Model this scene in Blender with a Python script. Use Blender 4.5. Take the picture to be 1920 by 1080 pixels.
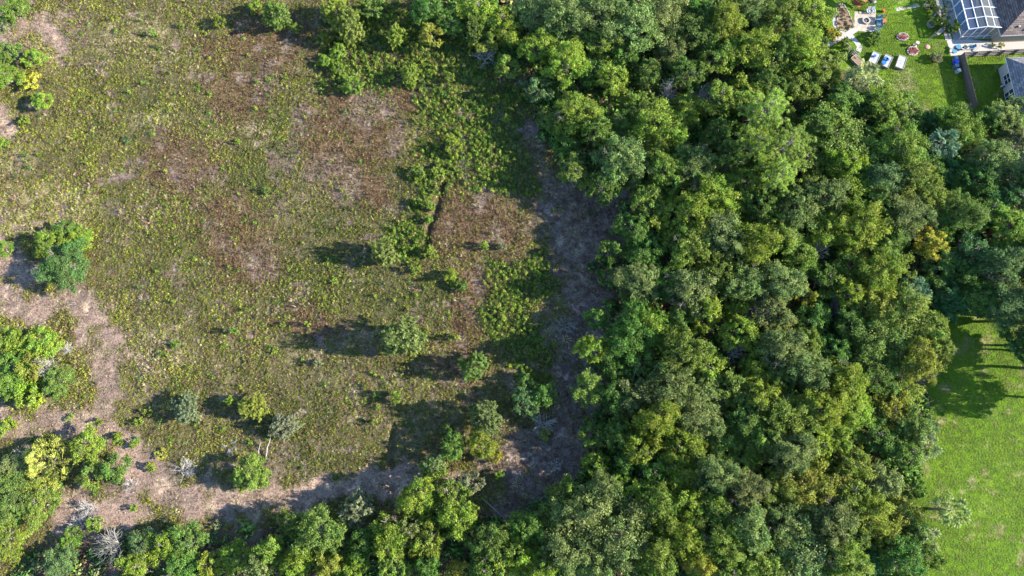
import bpy, math, random
import numpy as np
from mathutils import Vector, Matrix

for o in list(bpy.data.objects): bpy.data.objects.remove(o)
scene = bpy.context.scene
COL = scene.collection

# ------------------------------------------------------------------ camera, sky, sun
CAM_H = 105.0
TILT = math.radians(15.0)
FPX = 1280.0
cam_d = bpy.data.cameras.new('camera')
cam = bpy.data.objects.new('camera', cam_d); COL.objects.link(cam)
cam.location = (0, 0, CAM_H); cam.rotation_euler = (TILT, 0, 0)
cam_d.sensor_width = 36.0; cam_d.lens = 36.0 * FPX / 1920.0
cam_d.clip_start = 1.0; cam_d.clip_end = 3000.0
scene.camera = cam

SUN_EL = math.radians(23.0)
SUN_DIR = Vector((math.cos(SUN_EL), -0.045, math.sin(SUN_EL))).normalized()   # towards the sun
world = bpy.data.worlds.new('World'); scene.world = world; world.use_nodes = True
wn = world.node_tree.nodes; wl = world.node_tree.links
wn.clear()
sky = wn.new('ShaderNodeTexSky'); sky.sky_type = 'NISHITA'; sky.sun_disc = False
sky.sun_elevation = SUN_EL
sky.sun_rotation = math.atan2(SUN_DIR.x, SUN_DIR.y)
sky.air_density = 1.0; sky.dust_density = 0.0; sky.ozone_density = 3.0
bg = wn.new('ShaderNodeBackground'); bg.inputs['Strength'].default_value = 0.12
wo = wn.new('ShaderNodeOutputWorld')
wl.new(sky.outputs[0], bg.inputs[0]); wl.new(bg.outputs[0], wo.inputs[0])
sun_d = bpy.data.lights.new('sun', 'SUN'); sun_d.energy = 5.0; sun_d.angle = math.radians(0.5)
sun_d.color = (1.0, 0.93, 0.79)
sun = bpy.data.objects.new('sun', sun_d); COL.objects.link(sun)
sun.location = SUN_DIR * 200
sun.rotation_euler = SUN_DIR.to_track_quat('Z', 'Y').to_euler()
scene.view_settings.view_transform = 'Standard'
scene.view_settings.look = 'None'
scene.view_settings.exposure = 2.38
scene.view_settings.gamma = 1.0
scene.render.engine = 'CYCLES'

RNG = np.random.default_rng(7)
random.seed(7)

# ------------------------------------------------------------------ pixel <-> world
ct, st = math.cos(TILT), math.sin(TILT)
def G(px, py, z=0.0):
    """world point at height z seen at photo pixel (px, py) (1920 x 1080)"""
    u = (px - 960.0) / FPX; v = (540.0 - py) / FPX
    dy = v * ct + st; dz = v * st - ct
    s = (CAM_H - z) / (-dz)
    return Vector((u * s, dy * s, z))
def mpp(px, py, z=0.0):
    v = (540.0 - py) / FPX
    return (CAM_H - z) / (-(v * st - ct)) / FPX
def PX(x, y, z=0.0):
    """arrays of world -> photo pixel"""
    zc = z - CAM_H
    yy = y * ct + zc * st; dd = -(-y * st + zc * ct)
    return 960 + FPX * x / dd, 540 - FPX * yy / dd

# ------------------------------------------------------------------ value noise in numpy
class Noise:
    def __init__(s, seed): s.t = np.random.default_rng(seed).random((256, 256))
    def at(s, x, y):
        x = np.asarray(x, float); y = np.asarray(y, float)
        xi = np.floor(x).astype(int); yi = np.floor(y).astype(int)
        fx = x - xi; fy = y - yi
        fx = fx * fx * (3 - 2 * fx); fy = fy * fy * (3 - 2 * fy)
        a = s.t[xi % 256, yi % 256]; b = s.t[(xi + 1) % 256, yi % 256]
        c = s.t[xi % 256, (yi + 1) % 256]; d = s.t[(xi + 1) % 256, (yi + 1) % 256]
        return (a * (1 - fx) + b * fx) * (1 - fy) + (c * (1 - fx) + d * fx) * fy
    def fbm(s, x, y, sc, oct=4):
        v = 0; a = 1; tot = 0
        for k in range(oct):
            v = v + a * s.at(x / sc + 17 * k, y / sc + 31 * k); tot += a; a *= 0.55; sc /= 2.1
        return v / tot
N1, N2, N3, N4 = Noise(1), Noise(2), Noise(3), Noise(4)

# ------------------------------------------------------------------ mesh helpers
def np_mesh(name, co, quads, mats=None, attrs=None):
    me = bpy.data.meshes.new(name)
    co = np.asarray(co, np.float32); quads = np.asarray(quads, np.int32)
    k = quads.shape[1]
    me.vertices.add(len(co)); me.vertices.foreach_set('co', co.ravel())
    me.loops.add(quads.size); me.loops.foreach_set('vertex_index', quads.ravel())
    me.polygons.add(len(quads)); me.polygons.foreach_set('loop_start', np.arange(0, quads.size, k, dtype=np.int32))
    if attrs:
        for nm, arr in attrs.items():
            at = me.attributes.new(nm, 'FLOAT_COLOR', 'POINT')
            at.data.foreach_set('color', np.asarray(arr, np.float32).ravel())
    me.update(calc_edges=True)
    if mats: me.materials.append(mats)
    return me

class MB:
    def __init__(s): s.v = []; s.f = []
    def add(s, vs, fs):
        b = len(s.v); s.v += [tuple(v) for v in vs]; s.f += [tuple(b + i for i in f) for f in fs]; return s
    def box(s, c, d, rz=0.0, rx=0.0, ry=0.0):
        m = Matrix.Rotation(rz, 3, 'Z') @ Matrix.Rotation(ry, 3, 'Y') @ Matrix.Rotation(rx, 3, 'X')
        c = Vector(c); vs = []
        for k in (-.5, .5):
            for (i, j) in ((-.5, -.5), (.5, -.5), (.5, .5), (-.5, .5)):
                vs.append(c + m @ Vector((i * d[0], j * d[1], k * d[2])))
        return s.add(vs, [(3, 2, 1, 0), (4, 5, 6, 7), (0, 1, 5, 4), (1, 2, 6, 5), (2, 3, 7, 6), (3, 0, 4, 7)])
    def bar(s, a, b, w, h=None):
        a = Vector(a); b = Vector(b); h = h or w
        d = (b - a).normalized(); up = Vector((0, 0, 1))
        if abs(d.z) > .95: up = Vector((0, 1, 0))
        sx = d.cross(up).normalized() * w / 2; sy = sx.cross(d).normalized() * h / 2
        vs = [p + q for p in (a, b) for q in (-sx - sy, sx - sy, sx + sy, -sx + sy)]
        return s.add(vs, [(3, 2, 1, 0), (4, 5, 6, 7), (0, 1, 5, 4), (1, 2, 6, 5), (2, 3, 7, 6), (3, 0, 4, 7)])
    def tube(s, pts, rad, n=6, cap=True):
        pts = [Vector(p) for p in pts]; rings = []
        for i, p in enumerate(pts):
            d = (pts[min(i + 1, len(pts) - 1)] - pts[max(i - 1, 0)])
            d = d.normalized() if d.length > 1e-9 else Vector((0, 0, 1))
            u = d.cross(Vector((0.31, 0.17, 0.93))); 
            if u.length < .05: u = d.cross(Vector((1, 0, 0)))
            u.normalize(); w = d.cross(u)
            rings.append([p + (u * math.cos(2 * math.pi * k / n) + w * math.sin(2 * math.pi * k / n)) * rad[i] for k in range(n)])
        vs = [q for r in rings for q in r]; fs = []
        for i in range(len(pts) - 1):
            for k in range(n):
                fs.append((i * n + k, i * n + (k + 1) % n, (i + 1) * n + (k + 1) % n, (i + 1) * n + k))
        if cap: fs += [tuple(range(n - 1, -1, -1)), tuple((len(pts) - 1) * n + k for k in range(n))]
        return s.add(vs, fs)
    def lathe(s, prof, n=16, c=(0, 0, 0)):
        vs = []; fs = []; m = len(prof)
        for (r, z) in prof:
            for k in range(n):
                a = 2 * math.pi * k / n; vs.append((c[0] + r * math.cos(a), c[1] + r * math.sin(a), c[2] + z))
        for i in range(m - 1):
            for k in range(n): fs.append((i * n + k, i * n + (k + 1) % n, (i + 1) * n + (k + 1) % n, (i + 1) * n + k))
        fs.append(tuple(range(n - 1, -1, -1))); fs.append(tuple((m - 1) * n + k for k in range(n)))
        return s.add(vs, fs)
    def prism(s, poly, z0, z1):
        n = len(poly)
        a = sum(poly[i][0] * poly[(i + 1) % n][1] - poly[(i + 1) % n][0] * poly[i][1] for i in range(n))
        if a < 0: poly = poly[::-1]
        vs = [(p[0], p[1], z0) for p in poly] + [(p[0], p[1], z1) for p in poly]
        fs = [tuple(range(n - 1, -1, -1)), tuple(range(n, 2 * n))] + [(i, (i + 1) % n, n + (i + 1) % n, n + i) for i in range(n)]
        return s.add(vs, fs)
    def mesh(s, name, m):
        me = bpy.data.meshes.new(name); me.from_pydata(s.v, [], s.f); me.update()
        if m: me.materials.append(m)
        return me
    def build(s, name, m, parent=None, loc=None):
        return link(name, s.mesh(name, m), parent, loc)

def link(name, me, parent=None, loc=None, rz=0):
    o = bpy.data.objects.new(name, me); COL.objects.link(o)
    if parent: o.parent = parent
    if loc is not None: o.location = loc
    if rz: o.rotation_euler = (0, 0, rz)
    return o
def tag(o, label=None, cat=None, group=None, kind=None):
    if label: o['label'] = label
    if cat: o['category'] = cat
    if group: o['group'] = group
    if kind: o['kind'] = kind
    return o
def thing(name, label, cat, loc=(0, 0, 0), rz=0.0, group=None):
    o = bpy.data.objects.new(name, None); COL.objects.link(o); o.empty_display_size = .3
    o.location = loc; o.rotation_euler = (0, 0, rz)
    return tag(o, label, cat, group)

# ------------------------------------------------------------------ materials
def newmat(name):
    m = bpy.data.materials.new(name); m.use_nodes = True
    nt = m.node_tree; nt.nodes.clear()
    out = nt.nodes.new('ShaderNodeOutputMaterial')
    return m, nt.nodes, nt.links, out
def plain(name, col, rough=.75, noise=.25, scale=3.0, spec=.3, bump=0.0, metal=0.0):
    m, n, l, out = newmat(name)
    p = n.new('ShaderNodeBsdfPrincipled'); p.inputs['Roughness'].default_value = rough
    p.inputs['Specular IOR Level'].default_value = spec; p.inputs['Metallic'].default_value = metal
    tc = n.new('ShaderNodeTexCoord'); nz = n.new('ShaderNodeTexNoise'); nz.inputs['Scale'].default_value = scale
    nz.inputs['Detail'].default_value = 5
    l.new(tc.outputs['Object'], nz.inputs['Vector'])
    mr = n.new('ShaderNodeMapRange'); mr.inputs['From Min'].default_value = .25; mr.inputs['From Max'].default_value = .75
    mr.inputs['To Min'].default_value = 1 - noise; mr.inputs['To Max'].default_value = 1 + noise
    l.new(nz.outputs[0], mr.inputs[0])
    hs = n.new('ShaderNodeHueSaturation'); hs.inputs['Color'].default_value = (*[v * .8 for v in col], 1)
    l.new(mr.outputs[0], hs.inputs['Value']); l.new(hs.outputs[0], p.inputs['Base Color'])
    if bump:
        b = n.new('ShaderNodeBump'); b.inputs['Strength'].default_value = bump; b.inputs['Distance'].default_value = .05
        l.new(nz.outputs[0], b.inputs['Height']); l.new(b.outputs[0], p.inputs['Normal'])
    l.new(p.outputs[0], out.inputs[0])
    return m

def leaf_mat(name, source, transl=.38, vlo=.4, vhi=1.75, hue=.03, rough=.65, spec=.15):
    """leaf colour = object colour (or the scattered point's own colour), varied leaf by leaf"""
    m, n, l, out = newmat(name)
    if source == 'object':
        oi = n.new('ShaderNodeObjectInfo'); base = oi.outputs['Color']
    else:
        a0 = n.new('ShaderNodeAttribute'); a0.attribute_type = 'INSTANCER'; a0.attribute_name = 'col'; base = a0.outputs['Color']
    at = n.new('ShaderNodeAttribute'); at.attribute_name = 'tint'
    sp = n.new('ShaderNodeSeparateColor'); l.new(at.outputs['Color'], sp.inputs[0])
    mv = n.new('ShaderNodeMapRange'); mv.inputs['To Min'].default_value = vlo; mv.inputs['To Max'].default_value = vhi
    l.new(sp.outputs[0], mv.inputs[0])
    mh = n.new('ShaderNodeMapRange'); mh.inputs['To Min'].default_value = .5 + hue; mh.inputs['To Max'].default_value = .5 - hue
    l.new(sp.outputs[1], mh.inputs[0])
    hs = n.new('ShaderNodeHueSaturation'); l.new(base, hs.inputs['Color'])
    l.new(mv.outputs[0], hs.inputs['Value']); l.new(mh.outputs[0], hs.inputs['Hue'])
    ms = n.new('ShaderNodeMapRange'); ms.inputs['To Min'].default_value = 1.1; ms.inputs['To Max'].default_value = .75
    l.new(sp.outputs[2], ms.inputs[0]); l.new(ms.outputs[0], hs.inputs['Saturation'])
    p = n.new('ShaderNodeBsdfPrincipled'); p.inputs['Roughness'].default_value = rough
    p.inputs['Specular IOR Level'].default_value = spec
    l.new(hs.outputs[0], p.inputs['Base Color'])
    t = n.new('ShaderNodeBsdfTranslucent'); l.new(hs.outputs[0], t.inputs[0])
    mx = n.new('ShaderNodeMixShader'); mx.inputs[0].default_value = transl
    l.new(p.outputs[0], mx.inputs[1]); l.new(t.outputs[0], mx.inputs[2]); l.new(mx.outputs[0], out.inputs[0])
    return m
M = {}
M['leaf'] = leaf_mat('tree_leaves', 'object')
M['weed'] = leaf_mat('weed_leaves', 'instancer', transl=.25, spec=.08)
M['bark'] = plain('bark', (.19, .16, .125), .9, .35, 2.0)
M['twig'] = plain('pale_dead_wood', (.30, .28, .26), .85, .3, 4.0)
M['darktwig'] = plain('grey_dead_wood', (.19, .175, .16), .85, .3, 4.0)
# ------------------------------------------------------------------ what grows where (photo pixel space)
def inpoly(x, y, poly):
    r = np.zeros(np.shape(x), bool); n = len(poly)
    for i in range(n):
        x0, y0 = poly[i]; x1, y1 = poly[(i + 1) % n]
        c = ((y0 > y) != (y1 > y))
        with np.errstate(divide='ignore', invalid='ignore'):
            r ^= c & (x < (x1 - x0) * (y - y0) / (y1 - y0 + 1e-9) + x0)
    return r
def ells(x, y, L):
    v = np.zeros(np.shape(x))
    for e in L:
        cx, cy, rx, ry = e[:4]; w = e[4] if len(e) > 4 else 1.0
        d = np.sqrt(((x - cx) / rx) ** 2 + ((y - cy) / ry) ** 2)
        v = np.maximum(v, w * np.clip(1.35 - d, 0, 1))
    return v
def strip(x, y, P):
    """P: (px, py, half width); 1 on the centre line, 0.35 at the half width"""
    v = np.zeros(np.shape(x))
    for (x0, y0, w0), (x1, y1, w1) in zip(P[:-1], P[1:]):
        dx, dy = x1 - x0, y1 - y0; t = np.clip(((x - x0) * dx + (y - y0) * dy) / (dx * dx + dy * dy), 0, 1)
        d = np.hypot(x - x0 - t * dx, y - y0 - t * dy) / (w0 + t * (w1 - w0))
        v = np.maximum(v, np.clip(1.35 - d, 0, 1))
    return v
FOREST = [(770, -80), (780, 20), (880, 70), (930, 130), (1000, 190), (1040, 260), (1060, 350), (1170, 390), (1180, 430), (1130, 470),
          (1140, 560), (1090, 640), (1100, 720), (1110, 850), (1060, 915), (960, 965), (890, 960), (700, 985), (500, 990),
          (300, 1000), (160, 1010), (60, 1060), (-100, 1080), (-100, 1250), (1700, 1250), (1720, 1040), (1700, 940), (1740, 820),
          (1730, 730), (1770, 660), (1770, 600), (1850, 605), (1885, 680), (2100, 690), (2100, 215), (1720, 225), (1650, 195), (1560, 150),
          (1530, 60), (1530, -80)]
YARD = [(1530, -120), (1535, 60), (1560, 150), (1640, 195), (1720, 250), (2200, 250), (2200, -120)]
LAWN = [(1760, 590), (1785, 650), (1735, 730), (1745, 820), (1700, 940), (1725, 1040), (1700, 1250), (2400, 1250), (2400, 560)]
DIRT = [[(-60, 585, 45), (60, 575, 40), (160, 580, 42), (205, 650, 42), (205, 740, 45), (190, 780, 40)],
        [(-60, 790, 40), (90, 790, 28), (190, 780, 30), (245, 850, 40), (300, 925, 50), (440, 935, 45), (560, 925, 32), (700, 905, 26), (860, 900, 22)],
        [(-60, 60, 50), (70, 40, 30), (110, 80, 18)], [(10, 215, 26), (10, 260, 20)], [(-20, 470, 40), (50, 510, 40)],
        [(250, 970, 60), (120, 960, 40)]]
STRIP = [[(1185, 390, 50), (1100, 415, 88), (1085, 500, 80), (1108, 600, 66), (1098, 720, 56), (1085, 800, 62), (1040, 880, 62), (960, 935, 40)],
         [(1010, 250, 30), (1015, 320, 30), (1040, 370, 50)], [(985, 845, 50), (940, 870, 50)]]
PINKDRY = [(505, 160, 32, 60), (560, 235, 40, 40), (690, 205, 60, 30), (600, 320, 60, 40), (745, 265, 26, 45), (650, 360, 40, 40), (540, 300, 26, 40),
           (140, 60, 70, 60, .7), (1020, 420, 40, 60, .8), (760, 390, 40, 25, .8), (350, 300, 60, 60, .6), (470, 470, 60, 60, .55), (530, 380, 30, 60, .6),
           (785, 590, 30, 30, .7), (900, 540, 30, 60, .6), (690, 165, 40, 20, .6), (500, 880, 40, 40, .8), (735, 810, 30, 25, .6), (1000, 230, 30, 40, .6)]
RUST = [(490, 85, 110, 55), (330, 300, 80, 55), (650, 260, 110, 70), (750, 120, 60, 35), (450, 470, 80, 80), (890, 420, 120, 65), (880, 610, 45, 110),
        (580, 605, 70, 28), (420, 400, 50, 40), (640, 200, 50, 50), (440, 180, 60, 60), (750, 190, 40, 30), (620, 290, 60, 60), (690, 350, 40, 40), (840, 680, 60, 20)]
GREEN = [(600, 520, 160, 70), (520, 240, 70, 60), (480, 330, 70, 90), (740, 540, 80, 80), (640, 420, 70, 40), (330, 480, 130, 160, .7), (210, 200, 150, 120, .7),
         (560, 760, 130, 90, .7), (600, 860, 90, 60, .7), (360, 720, 90, 60, .6), (960, 560, 40, 70), (820, 560, 60, 60), (900, 130, 60, 90), (200, 440, 90, 120, .6)]
STRAW = [(60, 390, 110, 70), (40, 300, 60, 50), (260, 80, 110, 60, .8), (320, 660, 90, 60, .9), (270, 225, 60, 25, .9), (130, 390, 60, 40), (480, 240, 70, 40, .6),
         (420, 700, 110, 50, .5), (90, 80, 60, 60, .7), (560, 690, 70, 40, .5), (700, 740, 60, 30, .5)]
TALLWEED = [(640, 100, 50, 60), (720, 60, 130, 60), (690, 130, 90, 50), (870, 220, 110, 80), (830, 310, 60, 60), (930, 290, 80, 60), (780, 130, 80, 50),
            (960, 160, 50, 80), (960, 580, 45, 90), (1000, 660, 50, 60), (770, 450, 50, 50), (790, 400, 20, 40), (870, 110, 60, 60), (1010, 520, 35, 60), (960, 500, 40, 30), (640, 140, 60, 60, .8), (940, 350, 80, 30)]
def masks(px, py):
    w = 26.0
    wx = px + (N1.fbm(px, py, 60, 4) - .5) * 2.2 * w; wy = py + (N2.fbm(px, py, 60, 4) - .5) * 2.2 * w
    n = N3.fbm(px, py, 30, 5) - .5; n2 = N4.fbm(px, py, 90, 5) - .5
    soft = lambda v, k=1.25, lo=.26, hi=.85: np.clip((v + k * n + .35 * n2 * (v > 0) - lo) / (hi - lo), 0, 1)
    m = {}
    vx = px + (N1.fbm(px, py, 18, 3) - .5) * 14; vy = py + (N2.fbm(px, py, 18, 3) - .5) * 14
    m['forest'] = inpoly(wx, wy, FOREST).astype(float)
    m['yard'] = inpoly(vx, vy, YARD).astype(float)
    m['lawn'] = inpoly(vx, vy, LAWN).astype(float)
    m['dirt'] = soft(np.maximum.reduce([strip(wx, wy, d) for d in DIRT]), 2.0, .2, .9)
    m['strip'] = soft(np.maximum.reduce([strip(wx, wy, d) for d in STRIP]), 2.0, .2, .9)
    m['pink'] = soft(ells(wx, wy, PINKDRY)); m['rust'] = soft(ells(wx, wy, RUST), 1.1, .12, .75); m['green'] = soft(ells(wx, wy, GREEN))
    m['straw'] = soft(ells(wx, wy, STRAW)); m['tall'] = soft(ells(wx, wy, TALLWEED), .6)
    m['n'] = n; m['n2'] = n2
    return m
DITCH = [[(832, 345), (820, 390), (806, 430), (797, 470)], [(737, 800), (733, 870), (738, 925)]]
DITCHW = [[G(*p) for p in d] for d in DITCH]
def ground_z(x, y):
    x = np.asarray(x, float); y = np.asarray(y, float)
    px, py = PX(x, y)
    flat = np.clip((px - 1500) / 60, 0, 1) * np.maximum(np.clip((330 - py) / 60, 0, 1), np.clip((py - 540) / 60, 0, 1))
    z = (N1.fbm(x + 300, y + 300, 9, 4) - .5) * .5 + (N2.fbm(x + 300, y + 300, 1.6, 2) - .5) * .16
    z = z * (1 - flat)
    for d in DITCHW:
        for a, b in zip(d[:-1], d[1:]):
            dx, dy = b.x - a.x, b.y - a.y; t = np.clip(((x - a.x) * dx + (y - a.y) * dy) / (dx * dx + dy * dy), 0, 1)
            dd = np.hypot(x - a.x - t * dx, y - a.y - t * dy)
            z = z - .55 * np.clip(1 - dd / .85, 0, 1)
    return z
def gz(p): return float(ground_z(p[0], p[1]))

def lerp(a, b, t): return a * (1 - t[..., None]) + np.array(b) * t[..., None]
def ground_colour(x, y):
    px, py = PX(x, y); m = masks(px, py); n = m['n']
    f1 = N2.fbm(x + 500, y + 500, .9, 3); f2 = N4.fbm(x + 500, y + 500, 3.0, 4)
    c = np.ones(np.shape(x) + (3,)) * np.array((.105, .085, .045))
    c = lerp(c, (.17, .14, .075), np.clip((f2 - .5) * 3, 0, 1))
    c = lerp(c, (.06, .065, .025), np.clip(m['green'] * .8, 0, 1))
    c = lerp(c, (.145, .088, .052), np.clip(m['rust'] * .85, 0, 1))
    c = lerp(c, (.23, .17, .13), np.clip(m['pink'] * .6, 0, 1))
    c = lerp(c, (.36, .28, .165), np.clip(m['straw'] * (f1 > .5) * .8, 0, 1))
    c = lerp(c, (.055, .075, .025), np.clip(m['tall'], 0, 1) * .9)
    dc = lerp(np.ones(np.shape(x) + (3,)) * np.array((.285, .195, .155)), (.20, .138, .11), np.clip((f2 - .35) * 3, 0, 1))
    dc = lerp(dc, (.42, .31, .22), np.clip((f1 - .55) * 4, 0, 1))
    c = c * (1 - m['dirt'][..., None]) + dc * m['dirt'][..., None]
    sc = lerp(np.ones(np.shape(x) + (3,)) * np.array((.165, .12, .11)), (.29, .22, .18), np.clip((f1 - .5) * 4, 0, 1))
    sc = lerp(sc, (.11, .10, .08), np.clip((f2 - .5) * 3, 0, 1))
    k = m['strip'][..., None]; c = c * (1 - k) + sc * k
    fc = lerp(np.ones(np.shape(x) + (3,)) * np.array((.10, .068, .045)), (.145, .09, .055), np.clip((f2 - .45) * 5, 0, 1))
    fc = lerp(fc, (.07, .06, .04), np.clip((f1 - .5) * 4, 0, 1))
    k = (m['forest'] * (1 - np.clip(m['strip'] + m['dirt'], 0, 1)))[..., None]; c = c * (1 - k) + fc * k
    lc = lerp(np.ones(np.shape(x) + (3,)) * np.array((.08, .155, .005)), (.105, .18, .008), np.clip((f2 - .42) * 4, 0, 1))
    lc = lc * (.72 + .56 * N4.fbm(x, y, 7, 5))[..., None]
    lc = lerp(lc, (.25, .21, .10), np.clip((N3.fbm(px, py, 22, 4) - .66) * 8, 0, 1) * .8)
    bald = ells(px, py, [(1690, 165, 26, 40), (1700, 215, 40, 20), (1575, 150, 40, 20), (1770, 730, 14, 10), (1890, 770, 8, 8), (1822, 905, 10, 14), (1762, 945, 26, 12)])
    lc = lerp(lc, (.27, .20, .13), np.clip(bald + n * 1.3 - .2, 0, 1) * .85)
    k = np.maximum(m['yard'], m['lawn'])[..., None]; c = c * (1 - k) + lc * k
    return c * (0.60 + .18 * f1[..., None])

# ---- the ground sheet: fine in view, coarse out to the far distance
def axis(a, b, step, far):
    mid = list(np.arange(a, b + step / 2, step)); out = []
    d = step; v = a
    while v > -far: d *= 1.35; v -= d; out.append(v)
    d = step; v = mid[-1]; out2 = []
    while v < far: d *= 1.35; v += d; out2.append(v)
    return np.array(out[::-1] + mid + out2)
gx = axis(-96, 100, .42, 1500); gy = axis(-20, 88, .42, 1500)
X, Y = np.meshgrid(gx, gy); Z = ground_z(X, Y)
edge = np.clip((np.maximum(np.abs(X) - 110, np.maximum(Y - 95, -25 - Y))) / 20, 0, 1); Z = Z * (1 - edge)
cc = ground_colour(X, Y)
nx, ny = len(gx), len(gy)
idx = np.arange(nx * ny).reshape(ny, nx)
quads = np.stack([idx[:-1, :-1], idx[:-1, 1:], idx[1:, 1:], idx[1:, :-1]], -1).reshape(-1, 4)
def ground_material():
    m, n, l, out = newmat('ground_soil_and_turf')
    at = n.new('ShaderNodeAttribute'); at.attribute_name = 'gcol'
    tc = n.new('ShaderNodeTexCoord')
    n1 = n.new('ShaderNodeTexNoise'); n1.inputs['Scale'].default_value = 3.6; n1.inputs['Detail'].default_value = 6; n1.inputs['Roughness'].default_value = .7
    l.new(tc.outputs['Object'], n1.inputs['Vector'])
    mr = n.new('ShaderNodeMapRange'); mr.inputs['From Min'].default_value = .3; mr.inputs['From Max'].default_value = .7
    mr.inputs['To Min'].default_value = .5; mr.inputs['To Max'].default_value = 1.55; l.new(n1.outputs[0], mr.inputs[0])
    hs = n.new('ShaderNodeHueSaturation'); l.new(at.outputs['Color'], hs.inputs['Color']); l.new(mr.outputs[0], hs.inputs['Value'])
    p = n.new('ShaderNodeBsdfPrincipled'); p.inputs['Roughness'].default_value = .95; p.inputs['Specular IOR Level'].default_value = .1
    l.new(hs.outputs[0], p.inputs['Base Color'])
    b = n.new('ShaderNodeBump'); b.inputs['Strength'].default_value = .8; b.inputs['Distance'].default_value = .18
    l.new(n1.outputs[0], b.inputs['Height']); l.new(b.outputs[0], p.inputs['Normal'])
    l.new(p.outputs[0], out.inputs[0]); return m
col4 = np.concatenate([cc.reshape(-1, 3), np.ones((nx * ny, 1))], 1)
gme = np_mesh('ground', np.stack([X, Y, Z], -1).reshape(-1, 3), quads, ground_material(), {'gcol': col4})
gme.polygons.foreach_set('use_smooth', np.ones(len(gme.polygons), bool))
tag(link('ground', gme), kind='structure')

# ------------------------------------------------------------------ leaves and scattered ground cover
def unit(v): return v / (np.linalg.norm(v, axis=-1, keepdims=True) + 1e-9)
def leaf_arrays(c, nrm, L, W, tint, rng, axis=None, fold=.12):
    """rhombic leaves: centres, normals, lengths, widths"""
    n = len(c); nrm = unit(nrm)
    t = rng.normal(size=(n, 3)) if axis is None else axis + rng.normal(size=(n, 3)) * .25
    t = unit(t - (t * nrm).sum(1, keepdims=True) * nrm); b = np.cross(nrm, t)
    L = np.broadcast_to(L, (n,))[:, None]; W = np.broadcast_to(W, (n,))[:, None]
    up = nrm * W * fold
    co = np.stack([c - t * L / 2, c + b * W / 2 + up, c + t * L / 2, c - b * W / 2 + up], 1).reshape(-1, 3)
    tt = np.repeat(np.concatenate([tint, np.ones((n, 1))], 1), 4, 0)
    return co, tt
def leaf_mesh(name, co, tt, m):
    q = np.arange(len(co)).reshape(-1, 4)
    return np_mesh(name, co, q, m, {'tint': tt})

def tuft(seed, n, r, h, L, W, up=.5):
    rng = np.random.default_rng(seed)
    a = rng.random(n) * 2 * np.pi; d = np.sqrt(rng.random(n)) * r
    c = np.stack([d * np.cos(a), d * np.sin(a), h * (.15 + .85 * rng.random(n)) * (1 - .6 * (d / r) ** 2)], 1)
    nrm = np.stack([np.cos(a) * .8, np.sin(a) * .8, np.full(n, .7)], 1) + rng.normal(size=(n, 3)) * .5
    ax = np.stack([np.cos(a), np.sin(a), np.full(n, up)], 1)
    tint = np.stack([rng.random(n), rng.random(n), rng.random(n)], 1)
    return leaf_arrays(c, nrm, L * (.6 + .8 * rng.random(n)), W * (.7 + .6 * rng.random(n)), tint, rng, ax)
def blades(seed, n, r, h, w):
    rng = np.random.default_rng(seed)
    a = rng.random(n) * 2 * np.pi; d = np.sqrt(rng.random(n)) * r * .4
    lean = np.stack([np.cos(a), np.sin(a)], 1) * (r * (.4 + .6 * rng.random(n)))[:, None]
    hh = h * (.5 + .5 * rng.random(n))
    c = np.stack([d * np.cos(a) + lean[:, 0] * .5, d * np.sin(a) + lean[:, 1] * .5, hh * .5], 1)
    ax = np.stack([lean[:, 0], lean[:, 1], hh], 1); Ls = np.linalg.norm(ax, axis=1)
    side = np.cross(ax, np.array([0, 0, 1.]) + rng.normal(size=(n, 3)) * .1); nrm = np.cross(side, ax)
    return leaf_arrays(c, nrm, Ls, np.full(n, w), rng.random((n, 3)), rng, unit(ax) * 6, .05)
def loose(name, me):            # source shapes for scattering, never placed in the scene themselves
    return bpy.data.objects.new(name, me)
TUFTS = [loose('weed_tuft', leaf_mesh('weed_tuft', *tuft(11, 22, .26, .26, .17, .09), M['weed'])),
         loose('weed_tuft', leaf_mesh('weed_tuft', *tuft(12, 16, .20, .34, .15, .08, 1.2), M['weed'])),
         loose('grass_tuft', leaf_mesh('grass_tuft', *blades(13, 22, .34, .30, .035), M['weed'])),
         loose('grass_tuft', leaf_mesh('grass_tuft', *blades(14, 16, .28, .42, .04), M['weed'])),
         loose('dry_tuft', leaf_mesh('dry_tuft', *blades(15, 34, .42, .22, .03), M['weed'])),
         loose('tall_weed', leaf_mesh('tall_weed', *tuft(16, 90, .40, 1.2, .30, .09, 2.2), M['weed'])),
         loose('tall_weed', leaf_mesh('tall_weed', *tuft(17, 80, .52, .8, .28, .09, 1.2), M['weed'])),
         loose('lawn_tuft', leaf_mesh('lawn_tuft', *blades(18, 26, .26, .09, .03), M['weed'])),
         loose('low_plant', leaf_mesh('low_plant', *tuft(19, 60, .6, .6, .26, .15, .5), M['weed']))]

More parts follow.
